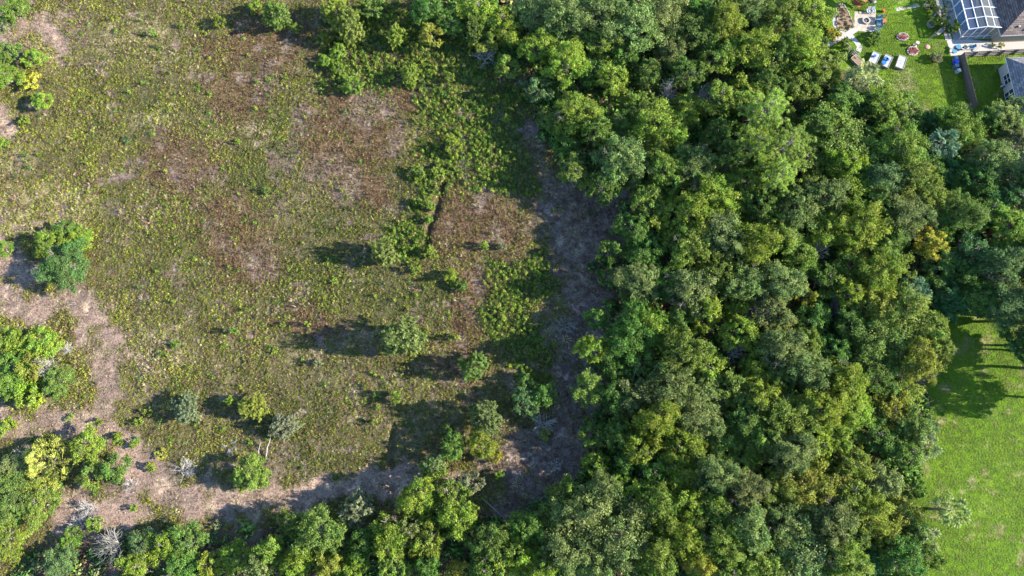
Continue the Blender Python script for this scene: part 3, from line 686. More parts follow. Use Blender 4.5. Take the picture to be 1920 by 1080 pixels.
# ---- trees and bushes of the field, the left edge and the bottom edge: (photo x, y, radius, height m, style, colour, name, label, category)
F = [
 (755, 635, 39, 7.0, 'spray', (.115, .155, .03), 'field_tree', 'largest lone tree in the field, casting the longest shadow', 'tree'),
 (718, 473, 27, 4.8, 'spray', (.12, .16, .03), 'field_tree', 'lone olive-green tree above the largest field tree, dark shadow to its left', 'tree'),
 (888, 688, 28, 5.0, 'spray', 'c', 'field_tree', 'bushy mid-green tree right and below the largest field tree', 'tree'),
 (853, 634, 10, 1.9, 'shrub', 'l', 'sapling', 'small bright sapling just right of the largest field tree', 'sapling'),
 (800, 618, 6, 1.2, 'shrub', 'l', 'sapling', 'tiny sapling touching the right side of the largest field tree', 'sapling'),
 (845, 520, 15, 2.2, 'bush', 'l', 'bush', 'bright bush below the end of the dark furrow', 'bush'),
 (862, 535, 15, 1.8, 'bush', 'c', 'bush', 'green bush touching the bright bush below the furrow', 'bush'),
 (805, 472, 14, 1.8, 'sprayS', 'l', 'bush', 'light green bush at the lower end of the dark furrow', 'bush'),
 (778, 503, 12, 1.6, 'sprayS', 'l', 'bush', 'light green bush left of the lower end of the furrow', 'bush'),
 (805, 385, 11, 1.8, 'bush', 'n', 'bush', 'fresh green bush hugging the left side of the dark furrow', 'bush'),
 (783, 380, 10, 1.3, 'bush', 'n', 'bush', 'low fresh green bush left of the furrow-side bush', 'bush'),
 (802, 410, 10, 1.5, 'bush', 'n', 'bush', 'fresh green bush midway down the left side of the furrow', 'bush'),
 (908, 459, 9, 1.9, 'sprayS', 'l', 'sapling', 'left one of two saplings on the rusty patch by the cleared strip', 'sapling'),
 (941, 462, 9, 1.6, 'sprayS', 'p', 'sapling', 'right one of two saplings on the rusty patch by the cleared strip', 'sapling'),
 (615, 487, 8, 1.1, 'shrub', 'c', 'sapling', 'small sapling standing inside the shadow of the upper lone tree', 'sapling'),
 (625, 528, 5, 1.0, 'shrub', 'l', 'sapling', 'tiny sapling below the shadow of the upper lone tree', 'sapling'),
 (742, 745, 14, 2.2, 'bush', 'n', 'bush', 'round bright green bush below the largest field tree', 'bush'),
 (705, 740, 8, 1.2, 'shrub', 'd', 'bush', 'dark little bush in the shadow of the round bright bush', 'bush'),
 (708, 763, 6, .9, 'shrub', 'n', 'bush', 'tiny bright bush just below the dark little bush', 'bush'),
 (700, 793, 8, 1.4, 'shrub', 'l', 'sapling', 'lone sapling left of the shadow of the bottom thicket', 'sapling'),
 (685, 725, 6, .9, 'shrub', 'l', 'sapling', 'little sapling upper left of the round bright bush', 'sapling'),
 (438, 621, 9, 1.9, 'shrub', 'n', 'sapling', 'bright sapling with thin shadow in the left half of the field', 'sapling'),
 (463, 581, 5, 1.0, 'shrub', 'n', 'sapling', 'tiny sapling above the bright thin-shadowed sapling', 'sapling'),
 (528, 608, 6, 1.2, 'shrub', 'l', 'sapling', 'left of two tiny saplings left of the largest tree shadow', 'sapling'),
 (576, 607, 6, 1.2, 'shrub', 'l', 'sapling', 'right of two tiny saplings left of the largest tree shadow', 'sapling'),
 (515, 656, 6, 1.1, 'shrub', 'l', 'sapling', 'tiny sapling lower left of the largest tree shadow', 'sapling'),
 (595, 680, 9, 1.4, 'shrub', 'p', 'sapling', 'pale sapling under the tip of the largest tree shadow', 'sapling'),
 (330, 645, 11, .8, 'shrub', 'n', 'bush', 'bright low weed clump among the straw tufts', 'bush'),
 (300, 662, 8, .6, 'shrub', 'n', 'bush', 'smaller bright clump left of the weed clump in straw', 'bush'),
 (497, 354, 9, 1.5, 'shrub', 'c', 'sapling', 'small sapling with dark shadow in the upper middle field', 'sapling'),
 (445, 265, 6, 1.0, 'shrub', 'l', 'sapling', 'tiny sapling beside the pale weed patch', 'sapling'),
 (235, 262, 8, .7, 'shrub', 'b', 'bush', 'flat dark bush alone in the upper left field', 'bush'),
 (288, 60, 8, 1.5, 'shrub', 'n', 'sapling', 'bright sapling near the top left of the field', 'sapling'),
 (340, 47, 6, 1.0, 'shrub', 'n', 'sapling', 'tiny sapling right of the bright top left sapling', 'sapling'),
 (296, 88, 7, .7, 'shrub', 'c', 'sapling', 'low green sapling beneath the bright top left sapling', 'sapling'),
 (412, 42, 13, 2.0, 'sprayS', 'l', 'sapling', 'yellow-green sapling in the shadow of the top field tree', 'sapling'),
 (518, 27, 27, 5.2, 'spray', 'c', 'field_tree', 'green tree at the top of the field with shadow leftwards', 'tree'),
 (557, 53, 11, 1.8, 'sprayS', 'l', 'sapling', 'small leafy sapling right of the top field tree', 'sapling'),
 (478, 12, 14, 1.8, 'bush', 'l', 'bush', 'low yellow-green bush left of the top field tree', 'bush'),
 (628, 22, 26, 4.0, 'spray', 'l', 'field_tree', 'leftmost tall weedy tree at the top edge beside the thicket', 'tree'),
 (655, 48, 32, 5.5, 'spray', (.13, .17, .022), 'field_tree', 'tall upright yellow-green tree among the top thicket', 'tree'),
 (700, 15, 24, 3.4, 'sprayS', 'c', 'field_tree', 'green tree at the top edge right of the upright thicket tree', 'tree'),
 (742, 68, 20, 4.0, 'spray', 'l', 'field_tree', 'narrow lime tree between the upright tree and the golden tree', 'tree'),
 (808, 70, 26, 4.5, 'oakS', 'f', 'field_tree', 'golden-tinged round tree beside the dark wood corner', 'tree'),
 (892, 60, 24, 5.0, 'spray', 'c', 'field_tree', 'sunlit green tree above the grey dead shrub', 'tree'),
 (660, 160, 22, 2.8, 'sprayS', 'n', 'field_tree', 'bright bushy tree at the lower edge of the top thicket', 'tree'),
 (637, 130, 14, 2.0, 'sprayS', 'l', 'bush', 'lime bush upper left of the bright bushy thicket tree', 'bush'),
 (605, 75, 14, 2.2, 'sprayS', 'l', 'bush', 'lime bush at the upper left corner of the weed thicket', 'bush'),
 (770, 140, 19, 3.2, 'spray', 'l', 'field_tree', 'narrow tree with wide shadow below the golden tree', 'tree'),
 (843, 145, 11, 1.8, 'sprayS', 'l', 'sapling', 'sapling at right of the narrow tree below the golden one', 'sapling'),
 (635, 95, 18, 1.6, 'bush', 'n', 'bush', 'low spreading bush inside the top weed thicket', 'bush'),
 (610, 115, 16, 1.4, 'bush', 'n', 'bush', 'low green bush at the left side of the weed thicket', 'bush'),
 (850, 275, 18, 2.6, 'sprayS', 'l', 'bush', 'yellow-tipped bush in the middle of the tall weeds', 'bush'),
 (950, 222, 9, 2.2, 'sprayS', 'l', 'sapling', 'thin sapling near the wood at the tall weeds right edge', 'sapling'),
 (785, 322, 16, 1.8, 'bush', 'n', 'bush', 'green bush at the lower left of the tall weeds', 'bush'),
 (820, 320, 14, 1.6, 'sprayS', 'l', 'bush', 'light bush beside the upper end of the furrow', 'bush'),
 (535, 148, 5, .5, 'shrub', 'l', 'sapling', 'tiny plant on the grey dry patch near the top', 'sapling'),
 (620, 302, 5, .6, 'shrub', 'l', 'sapling', 'tiny plant on the dry patch in the upper middle', 'sapling'),
 (910, 783, 32, 6.0, 'spray', (.11, .145, .035), 'field_tree', 'tall feathery olive tree topping the bottom thicket', 'tree'),
 (902, 832, 30, 4.6, 'oakM', 'l', 'field_tree', 'yellow-green tree just below the feathery olive tree', 'tree'),
 (850, 838, 28, 4.6, 'oakM', 'c', 'field_tree', 'dense green tree at the left of the bottom thicket', 'tree'),
 (840, 808, 16, 3.6, 'oakS', 'd', 'field_tree', 'small dark green tree topping the dense thicket tree', 'tree'),
 (812, 874, 26, 4.0, 'spray', 'g', 'field_tree', 'grey-green tree at the lower left of the bottom thicket', 'tree'),
 (929, 858, 14, 2.2, 'bush', 'y', 'bush', 'yellowish bush at the lower right of the bottom thicket', 'bush'),
 (935, 890, 10, 1.4, 'bush', 'n', 'bush', 'small round bright bush below the yellowish bush', 'bush'),
 (985, 755, 30, 4.2, 'oakM', 'b', 'field_tree', 'shaded blue-green tree on the cleared strip', 'tree'),
 (1022, 740, 26, 4.5, 'oakS', 'd', 'field_tree', 'dark green tree touching the shaded tree on the strip', 'tree'),
 (985, 718, 18, 3.0, 'oakS', 'c', 'field_tree', 'small green tree above the shaded tree on the strip', 'tree'),
 (975, 770, 16, 2.2, 'bush', 'p', 'bush', 'silvery bush under the shaded tree on the strip', 'bush'),
 (1110, 500, 11, 1.8, 'bush', 't', 'bush', 'small dark bush alone on the shaded cleared strip', 'bush'),
 (475, 766, 27, 3.0, 'spray', 'f', 'field_tree', 'golden olive bushy tree right of the silvery round shrub', 'tree'),
 (432, 752, 12, 1.8, 'bush', 'n', 'bush', 'bright bush in the shadow of the golden olive tree', 'bush'),
 (533, 800, 26, 3.0, 'spray', 'p', 'field_tree', 'pale wispy tree lower right of the golden olive tree', 'tree'),
 (350, 765, 27, 3.0, 'spray', 'p', 'shrub', 'silvery round shrub with pale twigs above the dirt track', 'shrub'),
 (275, 772, 10, .9, 'shrub', 'f', 'bush', 'orange-tinted low bush left of the silvery round shrub', 'bush'),
 (258, 790, 10, .9, 'shrub', 'l', 'bush', 'low bush beneath the orange-tinted bush', 'bush'),
 (472, 888, 40, 4.0, 'oakM', 'n', 'field_tree', 'bright green round tree on the bare dirt track', 'tree'),
 (462, 903, 20, 2.4, 'bush', 'l', 'bush', 'yellow-green bush against the foot of the bright track tree', 'bush'),
 (220, 824, 13, 1.2, 'bush', 'l', 'bush', 'small yellow-green bush right of the palmetto group', 'bush'),
 (252, 831, 11, 1.1, 'bush', 'n', 'bush', 'green bush next to the small bush right of the palmetto', 'bush'),
 (185, 790, 9, .8, 'shrub', 'l', 'bush', 'tiny bush on the dirt above the palmetto group', 'bush'),
 (132, 785, 9, .8, 'shrub', 'l', 'bush', 'tiny bush left of the other one on the dirt', 'bush'),
 (283, 876, 11, 1.1, 'bush', 'l', 'bush', 'low bush left of the white dead shrub', 'bush'),
 (300, 852, 12, .9, 'shrub', 'y', 'bush', 'yellow weed above the white dead shrub', 'bush'),
 (250, 952, 9, .7, 'shrub', 'l', 'bush', 'tiny yellow-green bush on the lower dirt track', 'bush'),
 (405, 985, 10, 1.2, 'shrub', 'p', 'bush', 'pale little bush on the lower dirt track edge', 'bush'),
 (163, 838, 34, 3.2, 'oakM', 'l', 'bush', 'large yellow-green bush right of the palmetto clump', 'bush'),
 (172, 892, 28, 2.8, 'oakS', 'o', 'bush', 'olive bush below the large bush right of palmetto', 'bush'),
 (218, 878, 30, 3.0, 'oakS', 'c', 'bush', 'green bush at the right end of the palmetto group', 'bush'),
 (95, 912, 24, 1.2, 'bush', 'c', 'bush', 'low green bush under the palmetto clump', 'bush'),
 (20, 640, 34, 3.6, 'oakM', 'l', 'bush', 'upper left bush of the big round thicket by the dirt', 'bush'),
 (80, 645, 40, 3.6, 'oakM', 'l', 'bush', 'upper right bush of the big round thicket by the dirt', 'bush'),
 (25, 700, 44, 3.8, 'oakM', 'n', 'bush', 'left bush of the big round thicket by the dirt', 'bush'),
 (110, 715, 36, 3.0, 'oakM', 'c', 'bush', 'right bush of the big round thicket by the dirt', 'bush'),
 (60, 735, 36, 3.0, 'bush', 'l', 'bush', 'bottom bush of the big round thicket by the dirt', 'bush'),
 (60, 690, 30, 4.0, 'oakS', 'f', 'bush', 'golden middle bush of the big round thicket', 'bush'),
 (125, 498, 50, 4.0, 'oakL', (.08, .15, .03), 'bush', 'large deep green rounded bush at the left of the field', 'bush'),
 (95, 460, 32, 3.4, 'oakM', 'l', 'bush', 'yellow-green bush behind the large deep green bush', 'bush'),
 (150, 450, 30, 2.6, 'oakS', 'l', 'bush', 'lime bush right behind the large deep green bush', 'bush'),
 (118, 432, 24, 2.6, 'oakS', 'c', 'bush', 'topmost green bush of the left field group', 'bush'),
 (5, 468, 20, 2.6, 'oakS', 'n', 'bush', 'bright bush cut by the left edge beside the shaded dirt', 'bush'),
 (30, 18, 30, 3.6, 'oakM', 'n', 'bush', 'bright green bush in the top left corner', 'bush'),
 (8, 45, 22, 2.6, 'oakS', 'g', 'bush', 'grey-green bush below the top left corner bush', 'bush'),
 (15, 100, 24, 2.8, 'oakS', 'c', 'bush', 'upper green bush of the left edge group', 'bush'),
 (62, 110, 22, 2.4, 'oakS', 'l', 'bush', 'right bush of the upper left edge group', 'bush'),
 (14, 145, 30, 3.0, 'oakM', 'n', 'bush', 'bright bush at the foot of the upper left edge group', 'bush'),
 (58, 152, 20, 1.8, 'bush', 'y', 'bush', 'yellow bush at the foot of the upper left edge group', 'bush'),
 (78, 190, 21, 2.4, 'oakS', 'l', 'bush', 'round yellow-green bush with a neat shadow near left edge', 'bush'),
 (45, 225, 11, 1.2, 'bush', 'l', 'bush', 'small bush below the round bush near the left edge', 'bush'),
 (3, 268, 14, 1.6, 'bush', 'n', 'bush', 'bright bush cut by the left edge below the small bush', 'bush'),
 (20, 880, 34, 2.4, 'oakM', 'g', 'bush', 'grey-green bush left of the palmetto clump', 'bush'),
 (25, 935, 50, 3.6, 'oakL', 'c', 'bush', 'big green bush at the lower left edge', 'bush'),
 (80, 945, 40, 3.2, 'oakM', 'o', 'bush', 'olive bush right of the big lower left bush', 'bush'),
 (15, 1010, 46, 3.4, 'oakM', 'l', 'bush', 'yellow-green bush in the bottom left corner', 'bush'),
 (5, 800, 20, 2.0, 'bush', 'l', 'bush', 'bush cut by the left edge above the palmetto', 'bush'),
 (178, 982, 18, 1.6, 'bush', 'n', 'bush', 'bright bush touching the white brushy shrub at bottom left', 'bush'),
 (135, 1012, 25, 2.6, 'oakS', 'n', 'bush', 'bright green bush between the dead tree and the white shrub', 'bush'),
 (115, 1055, 36, 4.0, 'oakM', 'b', 'bush', 'blue-green tree at the bottom edge left of the dead tree', 'tree'),
 (270, 1025, 32, 5.0, 'oakM', 'b', 'field_tree', 'blue-green tree just right of the bottom grey dead tree', 'tree'),
 (260, 1062, 34, 5.0, 'oakM', 'l', 'field_tree', 'yellow-green tree at the bottom edge right of the dead tree', 'tree'),
 (315, 1020, 32, 5.0, 'oakM', 'l', 'field_tree', 'lime tree in the middle of the bottom left row', 'tree'),
 (355, 1015, 36, 5.4, 'oakM', 'c', 'field_tree', 'dense green tree right of the bottom left lime tree', 'tree'),
 (345, 1060, 32, 5.0, 'oakM', 'd', 'field_tree', 'dark tree at the bottom edge under the dense green one', 'tree'),
 (395, 1060, 28, 4.6, 'oakS', 'l', 'field_tree', 'yellowish tree at the bottom edge in the gap left of middle', 'tree'),
 (445, 1045, 32, 5.2, 'oakM', 'l', 'field_tree', 'sunlit tree at the bottom edge right of the gap', 'tree'),
 (510, 1032, 30, 6.0, 'oakM', 'n', 'field_tree', 'bright tree left of the big green bottom tree', 'tree'),
 (490, 1065, 32, 6.0, 'oakM', 'g', 'field_tree', 'grey tree at the bottom edge beneath the bright tree', 'tree'),
 (600, 1000, 50, 7.0, 'oakL', 'c', 'field_tree', 'big green tree fronting the bottom row', 'tree'),
 (550, 980, 26, 5.5, 'oakM', 'c', 'field_tree', 'green tree at the upper left of the big bottom tree', 'tree'),
 (560, 1050, 34, 6.4, 'oakM', 'l', 'field_tree', 'lime tree beneath the big green bottom tree', 'tree'),
 (620, 1060, 32, 6.0, 'oakM', 'f', 'field_tree', 'golden olive tree at the bottom edge below the big green tree', 'tree'),
 (668, 955, 32, 4.6, 'spray', 'p', 'field_tree', 'pale half-bare tree standing above the bottom row', 'tree'),
 (680, 1020, 34, 6.0, 'oakM', 'd', 'field_tree', 'dark tree under the pale half-bare tree', 'tree'),
 (735, 1005, 42, 7.0, 'oakL', 'l', 'field_tree', 'broad yellow-green tree in the bottom row', 'tree'),
 (665, 1065, 30, 6.0, 'oakM', 'l', 'field_tree', 'yellow-green tree at the bottom edge left of centre', 'tree'),
 (740, 1060, 36, 6.4, 'oakM', 'o', 'field_tree', 'olive tree at the bottom edge under the broad tree', 'tree'),
 (785, 935, 44, 6.4, 'oakL', 'l', 'field_tree', 'yellow-green crown heading the bottom centre group', 'tree'),
 (845, 925, 40, 6.4, 'oakM', 'o', 'field_tree', 'olive crown right of the head of the centre group', 'tree'),
 (885, 905, 24, 5.5, 'oakS', 'p', 'field_tree', 'pale twiggy crown at the top right of the centre group', 'tree'),
 (860, 970, 40, 7.0, 'oakM', 'l', 'field_tree', 'sunlit crown low in the bottom centre group', 'tree'),
 (805, 1010, 36, 7.0, 'oakM', 'l', 'field_tree', 'lime crown beneath the bottom centre group', 'tree'),
 (775, 990, 30, 6.5, 'oakM', 'g', 'field_tree', 'grey crown between the broad and the lime crown', 'tree'),
 (855, 1070, 22, 4.5, 'oakS', 'y', 'field_tree', 'orange-tipped yellow tree at the bottom edge', 'tree'),
 (800, 1062, 30, 6.0, 'oakM', 'd', 'field_tree', 'dark tree at the bottom edge left of the orange-tipped tree', 'tree'),
 (920, 1020, 42, 7.5, 'oakL', 'c', 'field_tree', 'large green tree right of the bottom centre group', 'tree'),
 (905, 1065, 32, 6.5, 'oakM', 'd', 'field_tree', 'dark tree beneath the large green bottom tree', 'tree'),
 # back gardens
 (1663, 205, 44, 6.5, 'oakL', 'n', 'garden_tree', 'glossy bright green tree below the yard palm', 'tree'),
 (1575, 190, 36, 6.0, 'oakM', 'c', 'garden_tree', 'green tree at the wood edge left of the yard palm', 'tree'),
 (1610, 200, 30, 5.0, 'oakM', 'd', 'garden_tree', 'dark tree between the yard palm and the glossy tree', 'tree'),
 (1797, 240, 48, 7.0, 'oakL', 'n', 'garden_tree', 'bright green broadleaf tree below the end of the fence', 'tree'),
 (1745, 232, 26, 4.6, 'oakS', 't', 'garden_tree', 'shaded tree left of the bright tree below the fence', 'tree'),
 (1562, 62, 17, 2.2, 'bush', 'y', 'yellow_shrub', 'vivid yellow shrub beside the white gravel path', 'shrub'),
 (1541, 40, 13, 2.0, 'bush', 'l', 'bush', 'leafy bush left of the gravel path and mulch bed', 'bush'),
 (1642, 70, 14, 1.5, 'bush', 'c', 'bush', 'loose green bush below the paved fire pit patio', 'bush'),
 (1585, 80, 12, 1.2, 'bush', 'n', 'bush', 'green plant framed by the forked gravel path', 'bush'),
 (1764, 22, 14, 2.0, 'bush', 'p', 'bush', 'silvery bush by the slab path', 'bush'),
 (1757, 40, 9, 1.6, 'bush', 'n', 'bush', 'lime bush between the wire rings and the slab path', 'bush'),
 (1770, 42, 10, 1.6, 'bush', 'l', 'bush', 'yellow-green bush next to the lime one by the slabs', 'bush'),
 (1790, 48, 10, 2.0, 'bush', 'l', 'bush', 'bright bush at the outer corner of the pool cage', 'bush'),
 (1782, 55, 9, 1.4, 'bush', 'c', 'bush', 'green bush left of the cage corner bush', 'bush'),
 (1746, 5, 10, 1.6, 'bush', 'c', 'bush', 'green bush inside the upper wire ring', 'bush'),
 (1757, 110, 12, 1.2, 'bush', 'p', 'bush', 'silvery plant at the end of the garden trellis', 'bush'),
 (1860, 83, 5, .8, 'shrub', 'y', 'bush', 'left yellow plant on the white gravel by the house', 'bush'),
 (1877, 85, 7, 1.0, 'shrub', 'y', 'bush', 'right yellow plant on the white gravel by the house', 'bush'),
 (1577, 145, 5, .9, 'shrub', (.35, .06, .03), 'bush', 'small red-leaved plant at the wood edge below the gravel path', 'bush'),
 (1560, 112, 24, 3.4, 'oakS', 'o', 'bush', 'olive bush at the wood edge left of the trellis frames', 'bush'),
 (1552, 140, 26, 4.4, 'oakM', 'c', 'garden_tree', 'green tree at the wood edge above the red-leaved plant', 'tree'),
 (1575, 168, 18, 2.4, 'oakS', 'd', 'bush', 'dark bush left of the yard palm foot', 'bush'),
 (1600, 178, 20, 3.0, 'oakS', 'g', 'bush', 'grey-green bush beneath the yard palm', 'bush'),
]
for (px, py, r, h, stl, clr, nm, lab, cat) in F:
    if py > 1000 and px < 480: h *= .75
    plant(nm, stl, px, py, r, clr, lab, cat, h, zfrac=.55)
# trees standing just past the right edge of the photo, whose shadows lie on the lawn
for k_, (px, py, r, h, clr) in enumerate([(1985, 590, 56, 10.5, 'd'), (2005, 680, 54, 11, 'c'), (2025, 740, 46, 9, 'd'), (1990, 500, 54, 9.5, 'o'), (1995, 410, 50, 8.5, 'c'), (1985, 320, 54, 10, 'o'), (1945, 650, 36, 7, 'd')]):
    plant('garden_tree', 'oakL', px, py, r, clr, ('lawn-shading', 'thicket-side', 'farthest', 'upper', 'higher', 'topmost', 'nearest')[k_] + ' shade tree just past the right edge of the photo', 'tree', h, 'shade trees past the right edge')
# ------------------------------------------------------------------ dead shrubs, palms
def dead_shrub(seed, R, h, n, lean=(0, 0), spread=1.0, thick=.05):
    rng = np.random.default_rng(seed); mb = MB()
    def grow(p, d, ln, r, lvl):
        e = p + d * ln; mid = (p + e) / 2 + rng.normal(size=3) * ln * .07
        mb.tube([p, mid, e], [r, r * .8, r * .55], 4 if lvl < 2 else 3, False)
        if lvl >= 3: return
        for k in range(int(rng.integers(4, 7))):
            t = rng.uniform(.35, 1.0); q = p + (e - p) * t
            nd = unit(d + rng.normal(size=3) * .55 * spread + np.array([0, 0, .12])); nd[2] = max(nd[2], -.1)
            grow(q, unit(nd), ln * rng.uniform(.55, .8), r * .55, lvl + 1)
    for k in range(n):
        a = 6.283 * k / n + rng.normal() * .3
        d = unit(np.array([math.cos(a) * spread * R / h * .6 + lean[0], math.sin(a) * spread * R / h * .6 + lean[1], 1.0]))
        grow(np.array([0, 0, -.08]), d, math.hypot(R, h) * .42, thick, 1)
    return mb
for i, (px, py, rp, h, n, lean, m, nm, lab, cat) in enumerate([
 (338, 884, 27, 1.6, 7, (.9, .3), 'twig', 'dead_shrub', 'white dead shrub lying bare on the dirt track', 'dead shrub'),
 (1017, 795, 24, 2.2, 7, (0, .1), 'twig', 'dead_shrub', 'pale bare dead shrub on the shaded strip beside a leafy tuft', 'dead shrub'),
 (1040, 872, 15, 1.0, 5, (.3, .2), 'twig', 'dead_shrub', 'small bare white branches low on the cleared strip', 'dead shrub'),
 (908, 105, 22, 2.2, 8, (0, .1), 'twig', 'dead_shrub', 'silver dead shrub in the dark corner of the wood', 'dead shrub'),
 (428, 836, 18, .8, 5, (.6, -.2), 'twig', 'dead_shrub', 'thin white dead branch above the bright track tree', 'dead shrub'),
 (206, 1030, 34, 4.6, 8, (.1, .1), 'darktwig', 'dead_tree', 'grey leafless tree at the bottom left edge', 'dead tree'),
 (165, 955, 22, 1.8, 9, (0, 0), 'twig', 'dead_shrub', 'white brushy dead shrub near the bottom left dirt', 'dead shrub'),
 (145, 985, 18, 1.4, 8, (0, 0), 'twig', 'dead_shrub', 'lower white brushy dead shrub near the bottom left', 'dead shrub'),
 (80, 685, 26, 3.9, 7, (.2, 0), 'twig', 'dead_branches', 'bleached branches rising from the big round thicket', 'dead shrub'),
 (118, 655, 18, 3.2, 6, (.6, .1), 'twig', 'dead_branches', 'bleached branches at the right rim of the big thicket', 'dead shrub'),
 (38, 860, 30, 2.2, 8, (.3, 0), 'twig', 'dead_shrub', 'pale bare brush left of the palmetto clump', 'dead shrub'),
 (240, 908, 18, 1.6, 6, (.4, -.1), 'twig', 'dead_shrub', 'pale dead twigs under the palmetto group right end', 'dead shrub'),
 (1310, 185, 22, 6.0, 5, (.1, .2), 'twig', 'dead_tree', 'leafless grey tree in a brown gap of the upper wood', 'dead tree'),
 (1375, 660, 30, 5.6, 6, (.1, .1), 'twig', 'dead_tree', 'bleached leafless tree in the left middle of the wood', 'dead tree'),
 (1420, 580, 26, 7.0, 6, (.1, .1), 'twig', 'dead_tree', 'pale bare tree above the bleached one in the wood', 'dead tree'),
 (1570, 572, 22, 5.5, 8, (0, 0), 'darktwig', 'dead_tree', 'fine grey dead crown in the right middle of the wood', 'dead tree'),
 (1530, 470, 20, 7.0, 6, (0, 0), 'twig', 'dead_tree', 'grey bare twigs topping the middle of the wood', 'dead tree'),
 (1250, 170, 20, 6.5, 7, (0, 0), 'twig', 'dead_tree', 'pinkish grey bare crown in the upper wood', 'dead tree'),
 (1355, 320, 16, 6.5, 6, (0, 0), 'twig', 'dead_tree', 'small bare grey crown below the dead tree gap', 'dead tree'),
 (1060, 610, 22, 1.6, 8, (0, 0), 'darktwig', 'dead_shrub', 'grey brush pile on the shaded cleared strip', 'dead shrub'),
 (870, 905, 16, 5.6, 6, (0, .1), 'twig', 'dead_branches', 'pale bare twigs in the bottom centre group', 'dead shrub'),
 (1900, 245, 26, 7.0, 8, (0, 0), 'twig', 'dead_tree', 'silvery bare moss-hung crown at the right edge', 'dead tree'),
 (1890, 305, 30, 7.2, 8, (0, 0), 'twig', 'dead_tree', 'lower silvery bare crown at the right edge', 'dead tree'),
]):
    R = rp * mpp(px, py); p = G(px, py, h * .5); z = gz(p)
    me = dead_shrub(300 + i, R, h, n, lean, 1.0, .028 + .008 * h).mesh(nm, M[m])
    o = link(nm, me, None, (p.x, p.y, z - .05)); tag(o, lab, cat, 'bleached dead wood')
    co = np.zeros(len(me.vertices) * 3, np.float32); me.vertices.foreach_get('co', co); co = co.reshape(-1, 3)
    s = R / max(.1, np.percentile(np.hypot(co[:, 0], co[:, 1]), 96)); o.scale = (s, s, min(1.6, h / max(.1, co[:, 2].max())))
# leafy tuft half of the strip shrub
plant('bush', 'bush', 1022, 812, 15, 'f', 'gold-tipped leafy tuft at the foot of the pale strip shrub', 'bush', 1.3)
# fallen logs and leaning poles in the field
def log(px0, py0, px1, py1, r, lab, m='twig', z0=0, z1=0, name='fallen_log'):
    a = G(px0, py0, z0); b = G(px1, py1, z1); za, zb = gz(a), gz(b)
    mid = (a + b) / 2; rng = np.random.default_rng(int(px0))
    P = [Vector((a.x + (b.x - a.x) * t, a.y + (b.y - a.y) * t, 0)) - Vector((mid.x, mid.y, 0)) + Vector((rng.normal() * .06, rng.normal() * .06, 0)) for t in (0, .25, .5, .75, 1)]
    for i, q in enumerate(P):
        t = i / 4; wx, wy = q.x + mid.x, q.y + mid.y; q.z = gz((wx, wy)) + r * .6 + z0 * (1 - t) + z1 * t
    mb = MB(); mb.tube(P, [r, r * .95, r * .85, r * .7, r * .4], 7)
    for k in (1, 2, 3): mb.tube([P[k], P[k] + Vector((rng.normal() * .4, .3 + rng.random() * .4, .25))], [r * .4, r * .1], 4)
    tag(mb.build(name, M[m], None, (mid.x, mid.y, 0)), lab, 'log')
log(905, 935, 943, 970, .09, 'thin pale fallen trunk on the dirt by the bottom centre trees')
log(497, 858, 507, 822, .09, 'pale leaning pole under the wispy tree, right of its pair', z1=1.6)
log(484, 858, 489, 830, .07, 'pale leaning pole under the wispy tree, left of its pair', z1=1.2)
log(630, 962, 656, 966, .10, 'short grey log left of the pale half-bare tree')

def fan_mesh(seed, r, seg=20, sweep=4.6, droop=.25, petiole=.8):
    """costapalmate palm leaf: stalk along +x, folded segments round the tip"""
    rng = np.random.default_rng(seed); C = []; T = []
    for k in range(seg):
        a = -sweep / 2 + sweep * (k + .5) / seg; ln = r * (.8 + .2 * math.cos(a * .6)) * rng.uniform(.9, 1.05)
        ax = np.array([math.cos(a), math.sin(a), 0.06]); base = np.array([petiole, 0, .0])
        for (t0, t1, w, dz0, dz1) in ((.02, .62, .19, 0, -.06 * droop), (.5, 1.0, .13, -.05 * droop, -droop)):
            c = base + ax * ln * (t0 + t1) / 2 + np.array([0, 0, (dz0 + dz1) / 2 * r])
            axx = ax * ln * (t1 - t0) + np.array([0, 0, (dz1 - dz0) * r])
            nrm = np.cross(axx, np.cross(np.array([0, 0, 1.]), axx))
            roll = (1 if k % 2 else -1) * .5; sd = unit(np.cross(nrm, axx)); nrm = unit(nrm) * math.cos(roll) + sd * math.sin(roll)
            tt = np.array([[rng.random() * .6 + .3, rng.random(), rng.random()]])
            co, t = leaf_arrays(c[None], nrm[None], np.array([np.linalg.norm(axx)]), np.array([w * r / .8]), tt, rng, unit(axx)[None] * 50, .02)
            C.append(co); T.append(t)
    co, t = leaf_arrays(np.array([[petiole / 2, 0, 0.]]), np.array([[0, .2, 1.]]), np.array([petiole * 1.1]), np.array([.06]), np.array([[.9, .9, .6]]), rng, np.array([[50., 0, 0]]))
    C.append(co); T.append(t)
    return leaf_mesh('frond', np.concatenate(C), np.concatenate(T), M['leaf'])
FANS = [fan_mesh(400 + i, .78, 16, droop=.25 + .15 * i, petiole=1.45) for i in range(3)]
SMALLFAN = [fan_mesh(410 + i, .62, 14, 3.8, .15, .5) for i in range(2)]
